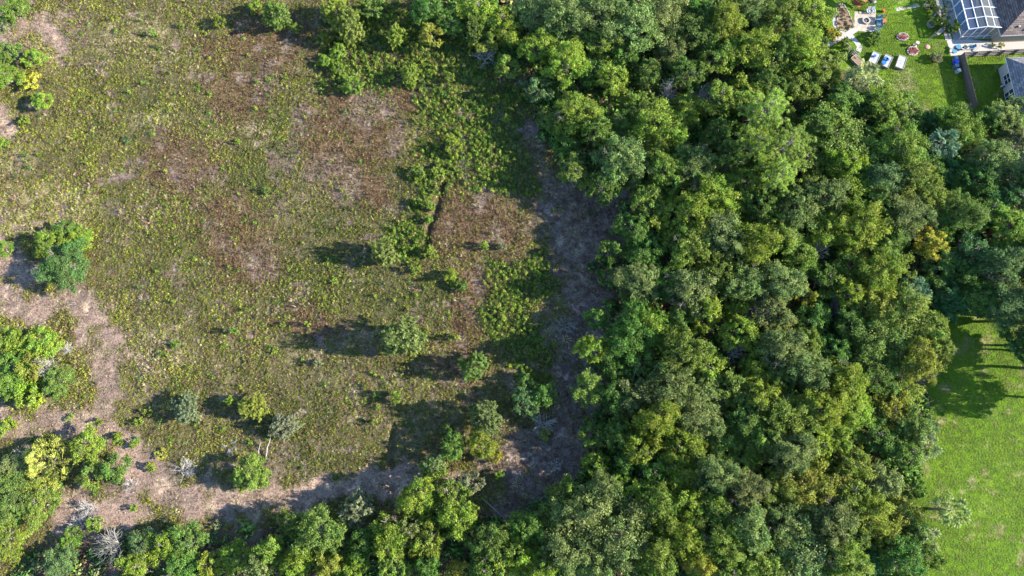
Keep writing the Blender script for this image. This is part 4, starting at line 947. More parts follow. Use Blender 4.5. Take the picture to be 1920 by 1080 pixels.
def palm(px, py, h, nf, clr, lab, scale=1.0, seed=0, skirt=6):
    rng = np.random.default_rng(seed); p = G(px, py, h); z = gz(p)
    root = thing('palm_tree', lab, 'palm', (p.x, p.y, z), 0, 'fan palms')
    mb = MB(); mb.tube([(0, 0, -.2), (.05, .03, h * .35), (-.03, .05, h * .7), (0, 0, h)], [.24, .18, .17, .16], 9)
    mb.build('trunk', M['bark'], root)
    for i in range(nf + skirt):
        f = link('frond', FANS[i % 3], root); dead = i >= nf
        az = i * 2.399 + rng.normal() * .4; el = rng.uniform(-1.2, -.9) if dead else math.radians(62) * max(0, 1 - (i + .5) / nf) ** .8 - .75 * (i / nf) + rng.normal() * .18
        f.location = (0, 0, h - .05 - .25 * (i / (nf + skirt)))
        f.rotation_mode = 'XYZ'; f.rotation_euler = (rng.normal() * .45, -el, az); s = scale * rng.uniform(.65, 1.15); f.scale = (s, s, s)
        c = np.array((.26, .19, .10) if dead else clr) * rng.uniform(.8, 1.2); f.color = (*c, 1)
palm(1785, 958, 5.6, 34, (.13, .18, .035), 'fan palm standing alone on the right-hand lawn', 1.12, 1)
palm(1622, 143, 5.2, 38, (.18, .21, .07), 'shaggy fan palm in the yard beside the raised beds', 1.4, 2, 10)
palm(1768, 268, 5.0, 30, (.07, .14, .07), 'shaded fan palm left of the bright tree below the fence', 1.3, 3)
palm(1738, 838, 4.0, 26, (.11, .15, .045), 'fan palm at the wood edge on the right-hand lawn', 1.1, 4)
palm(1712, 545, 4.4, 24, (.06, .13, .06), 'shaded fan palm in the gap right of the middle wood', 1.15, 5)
palm(1735, 1010, 3.4, 22, (.12, .15, .05), 'low fan palm at the wood edge below the lawn palm', 1.0, 6)
def palmetto(px, py, rp, lab):
    rng = np.random.default_rng(77); p = G(px, py, .8); z = gz(p); R = rp * mpp(px, py)
    root = thing('saw_palmetto', lab, 'palmetto', (p.x, p.y, z), 0)
    mb = MB()
    for k in range(5): a = k * 1.256; mb.tube([(0, 0, -.1), (math.cos(a) * R * .4, math.sin(a) * R * .4, .25), (math.cos(a) * R * .75, math.sin(a) * R * .7, .4)], [.14, .12, .08], 6)
    mb.build('stem', M['bark'], root)
    for i in range(130):
        f = link('fan_leaf', SMALLFAN[i % 2], root)
        r = R * math.sqrt((i + .5) / 130); a = i * 2.399
        f.location = (r * math.cos(a), r * math.sin(a), .5 + 1.7 * (1 - (r / R) ** 2) + rng.random() * .35)
        f.rotation_euler = (rng.normal() * .3, -rng.uniform(.2, 1.1), a + rng.normal() * .9); s = rng.uniform(.95, 1.35); f.scale = (s, s, s)
        c = np.array((.24, .26, .035)) * rng.uniform(.65, 1.25); f.color = (*c, 1)
palmetto(96, 866, 40, 'round clump of yellow-green palmetto fans at the lower left')
# ------------------------------------------------------------------ back gardens: paving, houses, pool cage, fences
def brickmat(name, c1, c2, mortar, sx, bw=.5, bh=.25, ms=.02, off=.5, rough=.85, bump=.3):
    m, n, l, out = newmat(name)
    p = n.new('ShaderNodeBsdfPrincipled'); p.inputs['Roughness'].default_value = rough; p.inputs['Specular IOR Level'].default_value = .2
    tc = n.new('ShaderNodeTexCoord'); b = n.new('ShaderNodeTexBrick'); b.inputs['Scale'].default_value = sx
    b.inputs['Color1'].default_value = (*c1, 1); b.inputs['Color2'].default_value = (*c2, 1); b.inputs['Mortar'].default_value = (*mortar, 1)
    b.inputs['Brick Width'].default_value = bw; b.inputs['Row Height'].default_value = bh; b.inputs['Mortar Size'].default_value = ms; b.offset = off
    l.new(tc.outputs['UV'] if False else tc.outputs['Object'], b.inputs['Vector'])
    nz = n.new('ShaderNodeTexNoise'); nz.inputs['Scale'].default_value = 1.2; nz.inputs['Detail'].default_value = 6; l.new(tc.outputs['Object'], nz.inputs['Vector'])
    mr = n.new('ShaderNodeMapRange'); mr.inputs['From Min'].default_value = .3; mr.inputs['From Max'].default_value = .7; mr.inputs['To Min'].default_value = .75; mr.inputs['To Max'].default_value = 1.2
    l.new(nz.outputs[0], mr.inputs[0])
    hs = n.new('ShaderNodeHueSaturation'); l.new(b.outputs[0], hs.inputs['Color']); l.new(mr.outputs[0], hs.inputs['Value']); l.new(hs.outputs[0], p.inputs['Base Color'])
    bp = n.new('ShaderNodeBump'); bp.inputs['Strength'].default_value = bump; bp.inputs['Distance'].default_value = .02; l.new(b.outputs['Fac'], bp.inputs['Height']); bp.invert = True
    l.new(bp.outputs[0], p.inputs['Normal']); l.new(p.outputs[0], out.inputs[0]); return m
M['shingle'] = brickmat('brown_shingles', (.06, .045, .043), (.13, .098, .09), (.03, .025, .024), 1.0, .8, .34, .04)
M['shingle2'] = brickmat('grey_shingles', (.10, .095, .10), (.20, .185, .19), (.05, .048, .05), 1.0, .8, .36, .03)
M['paver'] = brickmat('patio_pavers', (.28, .22, .17), (.38, .32, .26), (.2, .16, .13), 1.0, .42, .28, .03)
M['wall'] = plain('beige_stucco', (.30, .25, .18), .9, .1, 6)
M['wall2'] = plain('grey_stucco', (.34, .325, .295), .9, .1, 6)
M['white'] = plain('white_paint', (.52, .52, .52), .5, .08, 3)
M['gravel'] = plain('white_gravel', (.34, .315, .295), .9, .25, 18, bump=.6)
M['deck'] = plain('grey_pool_deck', (.24, .235, .23), .8, .15, 4)
M['stone'] = plain('pale_edging_stone', (.36, .32, .27), .9, .3, 6)
M['slab'] = plain('path_slab', (.32, .285, .255), .9, .25, 4)
M['mulch'] = plain('brown_mulch', (.19, .125, .08), .95, .45, 9, bump=.7)
M['redwood'] = plain('red_stained_wood', (.26, .09, .04), .7, .25, 5)
M['fencewood'] = plain('weathered_fence_wood', (.105, .09, .08), .9, .3, 4)
M['greywood'] = plain('grey_wood', (.34, .30, .26), .9, .3, 5)
M['blue'] = plain('blue_plastic', (.02, .12, .42), .45, .1, 4)
M['brightblue'] = plain('bright_blue_plastic', (.015, .07, .62), .4, .08, 4)
M['slate'] = plain('slate_blue_plastic', (.12, .17, .26), .5, .12, 4)
M['palewhite'] = plain('offwhite_plastic', (.38, .40, .43), .5, .1, 4)
M['navy'] = plain('navy_cushion', (.03, .05, .13), .7, .15, 5)
M['teal'] = plain('teal_paint', (.04, .16, .26), .6, .12, 4)
M['dark'] = plain('dark_iron', (.03, .03, .033), .5, .2, 5)
M['pot'] = plain('red_plastic', (.42, .05, .02), .5, .1, 4)
M['terra'] = plain('pinkish_stone', (.42, .20, .16), .9, .3, 6)
M['glass'] = plain('dark_window_glass', (.02, .03, .05), .08, .05, 2, spec=.6)
M['sheet'] = plain('white_weed_cloth', (.30, .30, .295), .9, .45, 2.5)
def water_mat():
    m, n, l, out = newmat('pool_water'); p = n.new('ShaderNodeBsdfPrincipled')
    p.inputs['Base Color'].default_value = (.012, .085, .17, 1); p.inputs['Roughness'].default_value = .05
    tc = n.new('ShaderNodeTexCoord'); nz = n.new('ShaderNodeTexNoise'); nz.inputs['Scale'].default_value = 2.5; l.new(tc.outputs['Object'], nz.inputs['Vector'])
    b = n.new('ShaderNodeBump'); b.inputs['Strength'].default_value = .08; b.inputs['Distance'].default_value = .05; l.new(nz.outputs[0], b.inputs['Height']); l.new(b.outputs[0], p.inputs['Normal'])
    l.new(p.outputs[0], out.inputs[0]); return m
M['water'] = water_mat()
def screen_mat():
    m, n, l, out = newmat('insect_screen'); p = n.new('ShaderNodeBsdfPrincipled'); p.inputs['Base Color'].default_value = (.16, .17, .19, 1); p.inputs['Roughness'].default_value = .5
    t = n.new('ShaderNodeBsdfTransparent'); mx = n.new('ShaderNodeMixShader'); mx.inputs[0].default_value = .24
    l.new(t.outputs[0], mx.inputs[1]); l.new(p.outputs[0], mx.inputs[2]); l.new(mx.outputs[0], out.inputs[0]); return m
M['screen'] = screen_mat()

def sheet(name, pix, z, m, kind='structure', parent=None):
    pts = [G(*p) for p in pix]; mb = MB(); mb.prism([(p.x, p.y) for p in pts], -.03, z)
    return tag(mb.build(name, m, parent), kind=kind)
def frame2(a, b):
    """unit axes in plan along a->b and its left normal"""
    d = (b - a); d.z = 0; d.normalize(); return d, Vector((-d.y, d.x, 0))

# ---- house with brown hip roof: its near eave corner and the direction of its eaves come from the photo
ez = 2.75
c0 = G(1877, 67, ez); south, north = frame2(c0, G(1921, 65, ez))       # south eave runs right, north points up the photo
def hip_house(label, corner, ux, uy, W, D, ez, over, rise, wallm, roofm, base=0):
    ang = math.atan2(ux.y, ux.x); root = thing('house', label, 'house', (corner.x, corner.y, 0), ang)
    mb = MB(); mb.prism([(over, over), (W - over, over), (W - over, D - over), (over, D - over)], -.1, ez - .02); wall = mb.build('wall', wallm, root)
    r = min(W, D) / 2; hz = ez + r * rise
    A, B, C, D_ = (0, 0, ez), (W, 0, ez), (W, D, ez), (0, D, ez)
    R1, R2 = ((r, r, hz), (W - r, r, hz)) if W >= D else ((r, r, hz), (r, D - r, hz))
    roof = None
    faces = [[A, B, R2, R1], [B, C, R2], [C, D_, R1, R2], [D_, A, R1]] if W >= D else [[A, B, R1], [B, C, R2, R1], [C, D_, R2], [D_, A, R1, R2]]
    roof = MB().prism([(0.02, 0.02), (W - .02, 0.02), (W - .02, D - .02), (0.02, D - .02)], ez - .02, ez - .005).build('roof', M['white'], root)
    for f in faces:                                        # each slope has its own axes so that the courses run along its eave
        a, b = Vector(f[0]), Vector(f[1]); ex = (b - a).normalized(); nn = (b - a).cross(Vector(f[2]) - a).normalized(); ey = nn.cross(ex)
        mt = Matrix((ex, ey, nn)).transposed()
        loc = [mt.transposed() @ (Vector(q) - a) for q in f]; loc = [(q.x, q.y, 0) for q in loc]
        n = len(loc); mb = MB(); mb.add(loc + [(q[0], q[1], .05) for q in loc], [tuple(range(n - 1, -1, -1)), tuple(range(n, 2 * n))] + [(i, (i + 1) % n, n + (i + 1) % n, n + i) for i in range(n)])
        o = mb.build('roof_slope', roofm, roof); m4 = mt.to_4x4(); m4.translation = a; o.matrix_local = m4
    for (x0, y0, x1, y1) in ((0, 0, W, 0), (W, 0, W, D), (W, D, 0, D), (0, D, 0, 0)):
        MB().bar((x0, y0, ez - .08), (x1, y1, ez - .08), .09, .16).build('fascia', M['white'], root)
    return root, roof
h1, r1 = hip_house('beige house with brown hipped shingle roof behind the pool cage', c0, south, north, 17, 13, ez, .5, .48, M['wall'], M['shingle'])
for (lx, ly) in ((2.9, 1.15), (4.2, .6), (5.4, 2.2)):
    MB().lathe([(.13, 0), (.13, .25), (.2, .27), (.2, .33), (.05, .36)], 10, (lx, ly, ez + ly * .48 - .02)).build('roof_vent', M['deck'], r1)
# ---- neighbouring house with grey hip roof
c1 = G(1905, 183, ez); d1, _ = frame2(G(1905, 183, ez), G(1886, 108, ez)); up2 = d1; rt2 = Vector((up2.y, -up2.x, 0))
LEN2 = (G(1886, 108, ez) - c1).length
h2, r2 = hip_house('house with grey shingle roof cut by the right edge', c1 - up2 * 6.0, rt2, up2, 15, LEN2 + 6.0, ez, .45, .5, M['wall2'], M['shingle2'])
def window(root, y0, y1, z0, z1, cols):
    mb = MB(); x = .45
    pane = None; w = MB().box((x - .01, (y0 + y1) / 2, (z0 + z1) / 2), (.06, y1 - y0, z1 - z0)).build('window', M['glass'], root)
    f = MB()
    for zz in (z0, (z0 + z1) / 2, z1): f.box((x - .05, (y0 + y1) / 2, zz), (.06, y1 - y0 + .08, .08))
    for k in range(cols + 1): f.box((x - .045, y0 + (y1 - y0) * k / cols, (z0 + z1) / 2), (.07, .08, z1 - z0 + .08))
    f.build('window_frame', M['white'], w)
window(h2, 8.2 + 1.2, 8.2 + 3.0, .75, 2.2, 2); window(h2, 6.6, 8.2, .1, 2.2, 2)
MB().tube([(.38, 6.25, .05), (.38, 6.25, ez - .2)], [.06, .06], 6).build('downspout', M['white'], h2)
wf = thing('wall_fixture', 'small white bracket jutting from the grey-roofed house wall', 'fixture', G(1878, 163, 0), .4)
MB().lathe([(.28, 0), (.30, .5), (.25, .62)], 12).build('base', M['slate'], wf); MB().bar((-.9, -.1, .8), (.3, .05, .75), .16, .08).build('arm', M['white'], wf); MB().bar((0, 0, .6), (0, 0, .78), .08).build('post', M['white'], wf)

# ---- paving round the pool
sheet('side_yard_gravel', [(1775, 76), (1798, 72), (1845, 77), (1925, 76), (1925, 93), (1860, 97), (1797, 103), (1783, 106), (1780, 92)], .012, M['gravel'])
hcage = 2.9
b0 = G(1797, 74, 0); cs, cn = south, north
pool_root = thing('swimming_pool', 'deep blue swimming pool under the screened cage', 'pool', b0, math.atan2(cs.y, cs.x))
Wc = (c0 - b0).dot(cs) + .5; Dc = 14.0
deck = MB().prism([(-.9, -.1), (Wc, -.1), (Wc, Dc), (-.9, Dc)], -.1, .02).build('pool_deck', M['deck'], None, (b0.x, b0.y, 0)); deck.rotation_euler[2] = math.atan2(cs.y, cs.x); tag(deck, kind='structure')
poly = []
for k in range(48):
    a = 2 * math.pi * k / 48; cx, cy = math.cos(a), math.sin(a)
    sx = abs(cx) ** .55 * (1 if cx > 0 else -1); sy = abs(cy) ** .55 * (1 if cy > 0 else -1)
    poly.append((2.65 + 1.95 * sx + (.35 * math.sin(2.5 * sy * 2) if sx > 0 else 0), 6.4 + 5.2 * sy))
MB().prism([(2.65 + (p[0] - 2.65) * 1.13, 6.4 + (p[1] - 6.4) * 1.05) for p in poly], -.1, .035).build('coping', M['slab'], pool_root)
MB().prism(poly, -.1, .045).build('water', M['water'], pool_root)
cage = thing('pool_cage', 'white framed screen cage over the swimming pool', 'pool cage', b0, math.atan2(cs.y, cs.x))
nxp, nyp = 4, 7; xs = [Wc * k / nxp for k in range(nxp + 1)]; ys = [Dc * k / nyp for k in range(nyp + 1)]
def rz_(x): return hcage + .55 * min(1, min(x, Wc - x) / (Wc * .5))
for j, y in enumerate(ys):
    for i in range(nxp): MB().bar((xs[i], y, rz_(xs[i])), (xs[i + 1], y, rz_(xs[i + 1])), .13, .13).build('beam', M['white'], cage)
    MB().bar((0, y, 0), (0, y, hcage), .12).build('post', M['white'], cage)
for i, x in enumerate(xs):
    for j in range(nyp): MB().bar((x, ys[j], rz_(x) + .004), (x, ys[j + 1], rz_(x) + .004), .12 if 0 < i < nxp else .17, .11).build('purlin', M['white'], cage)
    if 0 < i: MB().bar((x, 0, 0), (x, 0, rz_(x)), .10).build('post', M['white'], cage)
for y0, y1 in ((0, Dc),):
    MB().bar((0.002, 0, .75), (0.002, Dc, .75), .09).build('rail', M['white'], cage)
    MB().bar((0, 0.002, .75), (Wc, 0.002, .75), .09).build('rail', M['white'], cage)
for i in range(nxp):
    for j in range(nyp):
        a, b = xs[i], xs[i + 1]; q = [(a, ys[j], rz_(a)), (b, ys[j], rz_(b)), (b, ys[j + 1], rz_(b)), (a, ys[j + 1], rz_(a))]
        MB().add(q, [(0, 1, 2, 3)]).build('screen_panel', M['screen'], cage)
for j in range(nyp): MB().add([(0, ys[j], 0), (0, ys[j + 1], 0), (0, ys[j + 1], hcage), (0, ys[j], hcage)], [(0, 1, 2, 3)]).build('screen_panel', M['screen'], cage)
for i in range(nxp): MB().add([(xs[i], 0, 0), (xs[i + 1], 0, 0), (xs[i + 1], 0, rz_(xs[i + 1])), (xs[i], 0, rz_(xs[i]))], [(0, 1, 2, 3)]).build('screen_panel', M['screen'], cage)
# slab path left of the cage
path = thing('slab_path', 'column of pale square slabs along the pool deck', 'path', b0, math.atan2(cs.y, cs.x)); rs = random.Random(3)
for k in range(11):
    for w in range(2):
        MB().box((-1.45 - .62 * w, .4 + k * .95, .02), (.56, .88, .08), rs.uniform(-.04, .04)).build('slab', M['slab'], path)

# ---- fences
def fence(a, b, h, lab, flip=1):
    d = (b - a); L = d.length; ang = math.atan2(d.y, d.x)
    root = thing('fence', lab, 'fence', (a.x, a.y, 0), ang); n = int(L / .155)
    bm = [MB().box((0, 0, h / 2), (.14, .025, h + e)).mesh('board', M['fencewood']) for e in (0, .02, .04)]
    rs = random.Random(int(L * 10))
    for k in range(n):
        o = link('board', bm[k % 3], root, (.08 + k * L / n, rs.uniform(-.006, .006), 0))
    for k in range(int(L / 2.4) + 1): MB().box((min(L, k * 2.4) + .03, -.075 * flip, h / 2), (.1, .1, h + .1)).build('post', M['fencewood'], root)
    for z in (.35, h * .5, h - .3): MB().box((L / 2, -.036 * flip, z), (L, .04, .09)).build('rail', M['greywood'], root)
    return root
fA = G(1797, 108, 0); fB = G(1822, 207, 0)
fence(fA, G(1925, 101, 0), 1.6, 'grey plank fence running right from the white gravel yard', 1)
fence(fA + Vector((0, -.12, 0)), fB, 1.65, 'dark plank fence running down between the two back lawns', -1)

# ---- blue bins by the fence
for k, (px, py, m, lab) in enumerate([(1788, 113, 'slate', 'grey-blue storage bin, topmost of four along the fence'), (1789, 120, 'brightblue', 'vivid blue storage bin by the fence'),
                                      (1789, 127, 'slate', 'grey-blue bin just below the vivid blue bin'), (1793, 136, 'palewhite', 'pale blue bin, lowest of four along the fence')]):
    t = thing('storage_bin', lab, 'bin', G(px, py), .25, 'bins along the fence')
    MB().prism([(-.26, -.26), (.26, -.26), (.26, .26), (-.26, .26)], 0, .75).build('body', M[m], t); MB().box((0, 0, .79), (.6, .6, .08)).build('lid', M[m], t)
    MB().bar((-.3, -.18, .7), (-.3, .18, .7), .05).build('handle', M['dark'], t)

# ---- garden furniture
def round_table(px, py, r, h, m, lab):
    t = thing('round_table', lab, 'table', G(px, py)); MB().lathe([(r, h - .04), (r, h)], 20).build('table_top', M[m], t)
    MB().lathe([(.05, .03), (.05, h - .04)], 8).build('pedestal', M['dark'], t); MB().lathe([(r * .5, 0), (r * .5, .03)], 14).build('base', M['dark'], t)
round_table(1793, 92, .48, .7, 'teal', 'round blue table on the white gravel by the bowl'); round_table(1787, 98.5, .45, .5, 'teal', 'lower round blue table at the gravel corner')
t = thing('fire_bowl', 'round grey fire bowl between blue table and blue chair', 'fire bowl', G(1805, 91))
MB().lathe([(.2, 0), (.35, .2), (.58, .42), (.6, .46), (.52, .46), (.3, .3)], 20).build('bowl', M['greywood'], t); MB().lathe([(.22, .28), (.2, .42), (.1, .5)], 12).build('ash_heap', M['dark'], t)
def armchair(name, px, py, rz, m, lab, grp=None, mb2=None):
    t = thing(name, lab, 'chair', G(px, py), rz, grp); mm = M[m]; m2 = M[mb2 or m]
    MB().box((0, 0, .36), (.56, .55, .05), rx=.12).build('seat', mm, t)
    for k in range(5): MB().box((-.22 + .11 * k, -.42, .70), (.10, .03, .78 - abs(k - 2) * .07), rx=.38).build('back_slat', m2, t)
    for s in (-1, 1):
        MB().box((s * .36, -.05, .55), (.13, .75, .03)).build('arm', mm, t)
        MB().box((s * .32, .28, .27), (.06, .09, .54)).build('leg', mm, t); MB().box((s * .32, -.3, .27), (.06, .09, .54), rx=.2).build('leg', mm, t)
armchair('lounge_chair', 1818, 91, 1.6, 'teal', 'blue chair on the white gravel beside the fire bowl')
t = thing('folding_frame', 'grey folded ladder-like frame leaning on the white gravel', 'frame', G(1829, 92), .75)
for s in (-1, 1): MB().bar((-.85, s * .18, .05), (.85, s * .18, .5), .06).build('side_rail', M['greywood'], t)
for k in range(6): MB().bar((-.7 + .28 * k, -.18, .09 + .074 * k), (-.7 + .28 * k, .18, .09 + .074 * k), .04).build('rung', M['greywood'], t)

patio = sheet('patio', [(1602, 21.5), (1642, 24), (1641, 61), (1602, 57)], .02, M['paver'])
t = thing('fire_pit', 'round pale stone fire pit on the paved patio', 'fire pit', G(1623, 40))
sm = MB().box((0, 0, .17), (.22, .34, .36)).mesh('stone', M['stone'])
for k in range(14):
    a = 6.283 * k / 14; o = link('stone', sm, t, (.58 * math.cos(a), .58 * math.sin(a), 0), a)
MB().lathe([(.5, -.02), (.5, .1), (.3, .14)], 18).build('ash_bed', M['dark'], t)
for k in range(3): a = k * 2.1; MB().tube([(-.3 * math.cos(a), -.3 * math.sin(a), .16), (.3 * math.cos(a), .3 * math.sin(a), .22)], [.06, .05], 6).build('firewood', M['bark'], t)
for px, py, rz, m, lab in [(1627, 24, math.pi, 'palewhite', 'left white garden chair above the fire pit'), (1634.5, 24, math.pi, 'palewhite', 'right white garden chair above the fire pit'),
                           (1645, 36, math.pi * .55, 'slate', 'topmost blue-grey chair right of the fire pit'), (1644, 44, math.pi * .5, 'teal', 'middle teal chair right of the fire pit'),
                           (1645, 53, math.pi * .45, 'slate', 'lowest blue-grey chair right of the fire pit'), (1637, 61, math.pi * .3, 'slate', 'blue-grey chair at the lower patio corner')]:
    armchair('garden_chair', px, py, rz, m, lab, 'chairs round the fire pit')
t = thing('wood_cart', 'small reddish wooden cart with a long handle by the patio', 'cart', G(1655, 42), .3)
MB().prism([(-.42, -.35), (.42, -.35), (.42, .35), (-.42, .35)], .2, .55).build('tub', M['redwood'], t); MB().bar((.4, .2, .5), (1.3, 1.2, .75), .07).build('handle', M['redwood'], t)
for s in (-1, 1): MB().tube([(0, s * .38, .2), (0, s * .44, .2)], [.2, .2], 12).build('wheel', M['dark'], t)
# swing seat under a wooden roof
t = thing('garden_swing', 'red-brown wooden garden swing with slatted roof at the top edge', 'swing', G(1605, 9), math.radians(-38))
for k in range(9): MB().box((-1.0 + .25 * k, 0.1, 2.0 + .02 * (k % 2)), (.22, 1.35, .035), rx=-.15).build('roof_slat', M['redwood'], t)
for sx in (-1, 1):
    for sy in (-1, 1): MB().bar((sx * 1.05, sy * .75, 0), (sx * 1.0, sy * .3, 1.95), .09).build('post', M['redwood'], t)
MB().box((0, -.35, .48), (1.6, .5, .05)).build('seat', M['redwood'], t); MB().box((0, -.12, .78), (1.6, .05, .5)).build('backrest', M['redwood'], t)
t = thing('grill', 'dark round domed grill beside the wooden swing', 'grill', G(1630, 6))
MB().lathe([(.12, .7), (.62, .82), (.68, .95), (.5, 1.15), (.1, 1.25)], 18).build('dome', M['dark'], t)
for k in range(3): a = 2.1 * k; MB().bar((.5 * math.cos(a), .5 * math.sin(a), 0), (.3 * math.cos(a), .3 * math.sin(a), .8), .05).build('leg', M['dark'], t)
MB().box((.5, -.35, .85), (.5, .4, .04), .4).build('side_shelf', M['palewhite'], t)
t = thing('red_pot', 'bright red pot on the lawn right of the fire pit', 'pot', G(1655, 22)); MB().lathe([(.2, 0), (.3, .25), (.26, .45)], 14).build('body', M['pot'], t); MB().lathe([(.24, .40), (.1, .47)], 12).build('soil', M['mulch'], t)

# planting bed and gravel paths
def stones(root, pix, r, m, closed=True, z=0.0):
    P = [G(*p) for p in pix]; n = len(P); rs = random.Random(n); base = root.location
    if closed: P.append(P[0])
    for a, b in zip(P[:-1], P[1:]):
        k = max(1, int((b - a).length / (r * 2.1)))
        for i in range(k):
            q = a + (b - a) * (i / k) - base
            MB().lathe([(r * .8, -.03), (r, r * .5), (r * .6, r * 1.1)], 6, (q.x + rs.uniform(-.04, .04), q.y + rs.uniform(-.04, .04), z)).build('edging_stone', m, root)
def leafy(name, parent, pts, sc, cols, seed, n=26, label=None):
    rng = np.random.default_rng(seed); C = []; T = []
    for (x, y, z) in pts:
        co, tt = tuft(int(rng.integers(1e6)), n, .30 * sc, .34 * sc, .2 * sc, .12 * sc, .6); C.append(co + np.array([x, y, z])); T.append(tt)
    o = link(name, leaf_mesh(name, np.concatenate(C), np.concatenate(T), M['leaf']), parent); o.color = (*cols, 1); return o
BED = [(1568, 12), (1575, 7), (1582, 9), (1590, 22), (1596, 36), (1601, 48), (1592, 55), (1582, 58), (1572, 54), (1568, 45), (1570, 35), (1567, 22)]
bc = G(1583, 33); bed = thing('planting_bed', 'brown mulched planting bed edged with pale stones', 'garden bed', bc)
mb = MB(); mb.prism([(G(*p).x - bc.x, G(*p).y - bc.y) for p in BED], -.03, .05); mb.build('mulch', M['mulch'], bed)
stones(bed, BED, .13, M['stone'])
rs = random.Random(5); pp = []
for k in range(60):
    q = G(rs.uniform(1569, 1598), rs.uniform(10, 56)); ppx, ppy = PX(q.x, q.y)
    if inpoly(np.array([ppx]), np.array([ppy]), BED)[0]: pp.append((q.x - bc.x, q.y - bc.y, .04))
leafy('seedlings', bed, pp, .8, (.10, .08, .035), 51)['kind'] = 'stuff'
def ribbon(name, pix, w, m, z=.014):
    P = [G(*p) for p in pix]; L_ = []; R_ = []
    for i, p in enumerate(P):
        d = (P[min(i + 1, len(P) - 1)] - P[max(i - 1, 0)]).normalized(); nn = Vector((-d.y, d.x, 0)) * w / 2 * (1 + .15 * math.sin(i * 2.3))
        L_.append(p + nn); R_.append(p - nn)
    mb = MB(); k = len(P)
    mb.add([(p.x, p.y, z) for p in L_] + [(p.x, p.y, z) for p in R_], [(i, k + i, k + i + 1, i + 1) for i in range(k - 1)])
    return tag(mb.build(name, m), kind='structure')
ribbon('gravel_path', [(1548, 18), (1556, 20), (1563, 27), (1566, 37), (1567, 47), (1574, 57), (1582, 65)], .95, M['gravel'])
ribbon('gravel_path', [(1606, 55), (1596, 60), (1585, 66), (1573, 72), (1561, 79), (1552, 85)], .95, M['gravel'], .019)
ribbon('gravel_path', [(1583, 65), (1596, 69), (1605, 78), (1612, 88), (1609, 97)], .95, M['gravel'], .024)
# raised beds
def raised_bed(px, py, w, l, rz, fillm, lab, z=.5):
    t = thing('raised_bed', lab, 'raised bed', G(px, py, 0), rz, 'raised garden beds')
    for s in (-1, 1):
        MB().box((s * w / 2, 0, z / 2), (.06, l + .06, z)).build('side_board', M['greywood'], t); MB().box((0, s * l / 2, z / 2), (w - .06, .06, z)).build('end_board', M['greywood'], t)
    MB().box((0, 0, z / 2 - .03), (w - .06, l - .06, z - .06)).build('soil_cover', fillm, t)
    return t
tilt = math.radians(-30)
raised_bed(1638, 111, 1.35, 2.3, tilt, M['sheet'], 'left raised bed with white cover and a blue tub at its head')
raised_bed(1660.5, 117, 1.35, 2.4, tilt, M['sheet'], 'middle raised bed with blue tubs on its white cover')
raised_bed(1687.5, 119, 1.35, 2.5, math.radians(-24), M['sheet'], 'right raised bed under a plain white cover')
for px, py, r, lab in [(1660, 111, .34, 'blue tub at the upper end of the middle raised bed'), (1663, 113, .26, 'small blue tub beside the upper tub in the middle raised bed'), (1656, 119, .36, 'blue tub at the lower end of the middle raised bed'), (1639, 106, .25, 'blue tub at the upper end of the left raised bed')]:
    t = thing('blue_tub', lab, 'tub', G(px, py, .44), 0, 'blue tubs in the raised beds'); MB().lathe([(r * .8, 0), (r, .28), (r * .9, .28), (r * .75, .1)], 14).build('body', M['blue'], t); MB().lathe([(r + .03, .26), (r + .03, .31)], 14).build('rim', M['blue'], t)
t = raised_bed(1607, 117, 1.3, 2.4, math.radians(38), M['mulch'], 'old raised bed of grey boards beside the trellis frames')
for (px, py, rz, lab) in [(1588, 97, .9, 'upper wooden trellis frame by the gravel path'), (1596, 105, .95, 'lower wooden trellis frame above the old raised bed')]:
    t = thing('trellis', lab, 'trellis', G(px, py), -rz, 'trellis frames')
    for k in range(3): MB().bar((-.9 + .9 * k, 0, 0), (-.9 + .9 * k, 0, 1.4), .07).build('upright', M['greywood'], t)
    for z in (.5, .95, 1.38): MB().bar((-1.1, .04, z), (1.1, .04, z), .05).build('crossbar', M['greywood'], t)
leaf_pts = [(rs.uniform(-1.2, 1.2), rs.uniform(-.6, .6), 0) for _ in range(14)]
q = G(1592, 102); tag(leafy('vine_patch', None, leaf_pts, 1.6, (.06, .12, .03), 61), 'dark leafy vines growing around the wooden trellis frames', 'vines').location = q
# stone ringed flower beds
def flower_bed(px, py, rx, ry, lab, urn=False):
    t = thing('flower_bed', lab, 'flower bed', G(px, py), 0, 'stone ringed flower beds')
    P = [(px + rx * math.cos(6.283 * k / 22), py + ry * math.sin(6.283 * k / 22)) for k in range(22)]
    MB().prism([(rx * .095 * math.cos(6.283 * k / 22), ry * .098 * math.sin(6.283 * k / 22)) for k in range(22)], -.02, .12).build('soil', M['mulch'], t)
    stones(t, P, .15, M['stone'])
    pts = [(rx * .085 * math.sqrt(r) * math.cos(a), ry * .085 * math.sqrt(r) * math.sin(a), .1) for r, a in [(rs.random(), rs.random() * 6.28) for _ in range(26)]]
    leafy('flowers', t, pts, .75, (.33, .10, .10), 71 + int(px))['kind'] = 'stuff'
flower_bed(1692, 69, 10.5, 6.5, 'oval bed of pink flowers edged with stones, upper of two'); flower_bed(1711, 96, 10, 8, 'oval bed of pink flowers below a stone urn')
t = thing('garden_urn', 'pale stone urn at the head of the lower flower bed', 'urn', G(1715, 86)); MB().lathe([(.22, 0), (.22, .1), (.1, .3), (.1, .5), (.3, .75), (.34, 1.0), (.26, 1.0)], 14).build('bowl', M['slab'], t); MB().box((0, 0, .04), (.6, .6, .12)).build('plinth', M['slab'], t)
ribbon('stone_patch', [(1680, 18), (1690, 16), (1700, 14), (1712, 12), (1722, 9)], .75, M['stone'], .012)
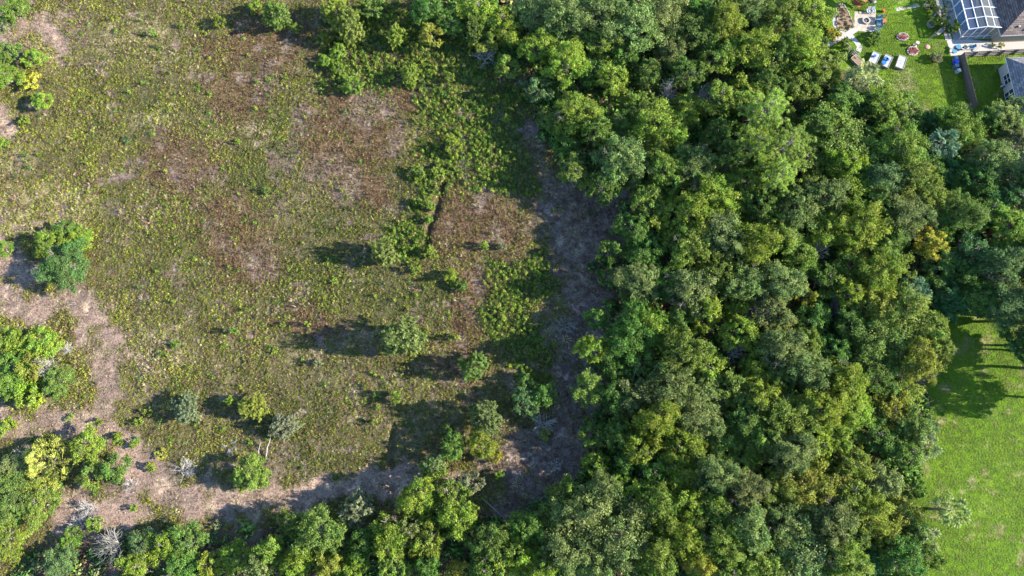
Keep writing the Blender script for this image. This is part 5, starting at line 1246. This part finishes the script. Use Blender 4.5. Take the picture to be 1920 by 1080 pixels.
# wire rings, poles, log, cart
for px, py, lab in [(1739, 11, 'upper pale wire ring round a garden plant'), (1744, 47, 'lower pale wire ring with bare soil inside')]:
    t = thing('wire_ring', lab, 'plant ring', G(px, py), 0, 'wire plant rings'); R = .62
    for z in (.1, .45): MB().tube([(R * math.cos(6.283 * k / 24), R * math.sin(6.283 * k / 24), z) for k in range(25)], [.025] * 25, 4, False).build('hoop', M['palewhite'], t)
    for k in range(8): a = 6.283 * k / 8; MB().bar((R * math.cos(a), R * math.sin(a), -.05), (R * math.cos(a), R * math.sin(a), .5), .03).build('stake', M['palewhite'], t)
    MB().lathe([(.55, -.02), (.55, .03)], 18).build('soil', M['mulch'], t)
t = thing('garden_bench', 'grey wooden bench left of the pool cage corner', 'bench', G(1760, 63), math.radians(42))
for k in range(3): MB().box((0, -.18 + .18 * k, .45), (1.6, .15, .04)).build('seat_slat', M['greywood'], t)
MB().box((0, .32, .72), (1.6, .04, .4)).build('backrest', M['greywood'], t)
for s in (-1, 1):
    for y in (-.2, .25): MB().box((s * .7, y, .22), (.07, .07, .44)).build('leg', M['greywood'], t)
for px, py, h, lab in [(1737, 45, 2.6, 'tall thin post left of the lower wire ring'), (1742, 76, 2.8, 'tall thin post on the lawn left of the bench'), (1765, 33, 2.4, 'thin post among the bushes by the slab path'), (1735, 80, 3.0, 'slanted thin post casting a long shadow over the flower bed')]:
    t = thing('garden_post', lab, 'post', G(px, py), 0, 'thin garden posts'); MB().tube([(0, 0, -.1), (0.02, 0, h)], [.05, .04], 6).build('pole', M['greywood'], t); MB().bar((0, 0, h - .05), (.3, .1, h - .05), .04).build('hook', M['dark'], t)
t = thing('cut_log', 'short cut log lying on the lawn above the glossy tree', 'log', G(1705, 190), .1)
MB().tube([(-.5, 0, .3), (0, 0, .31), (.5, 0, .3)], [.31, .29, .32], 12).build('bark', M['bark'], t); MB().tube([(.5, 0, .3), (.53, 0, .3)], [.29, .29], 12).build('cut_end', M['stone'], t); MB().tube([(-.53, 0, .3), (-.5, 0, .3)], [.29, .29], 12).build('cut_end', M['stone'], t)
t = thing('planter', 'small wooden planter on the lawn left of the fence end', 'planter', G(1747, 106), .1)
MB().box((0, 0, .2), (.7, .45, .4)).build('box', M['terra'], t); leafy('plant', t, [(0, 0, .38), (.2, .1, .38), (-.2, 0, .38)], 1.0, (.14, .17, .06), 81)
tag(MB().lathe([(.5, -.02), (.42, .1), (.2, .16)], 9, (0, 0, 0)).build('stone_heap', M['terra'], None, G(1739, 88)), 'small pinkish stone heap on the lawn right of the flower beds', 'stone heap')
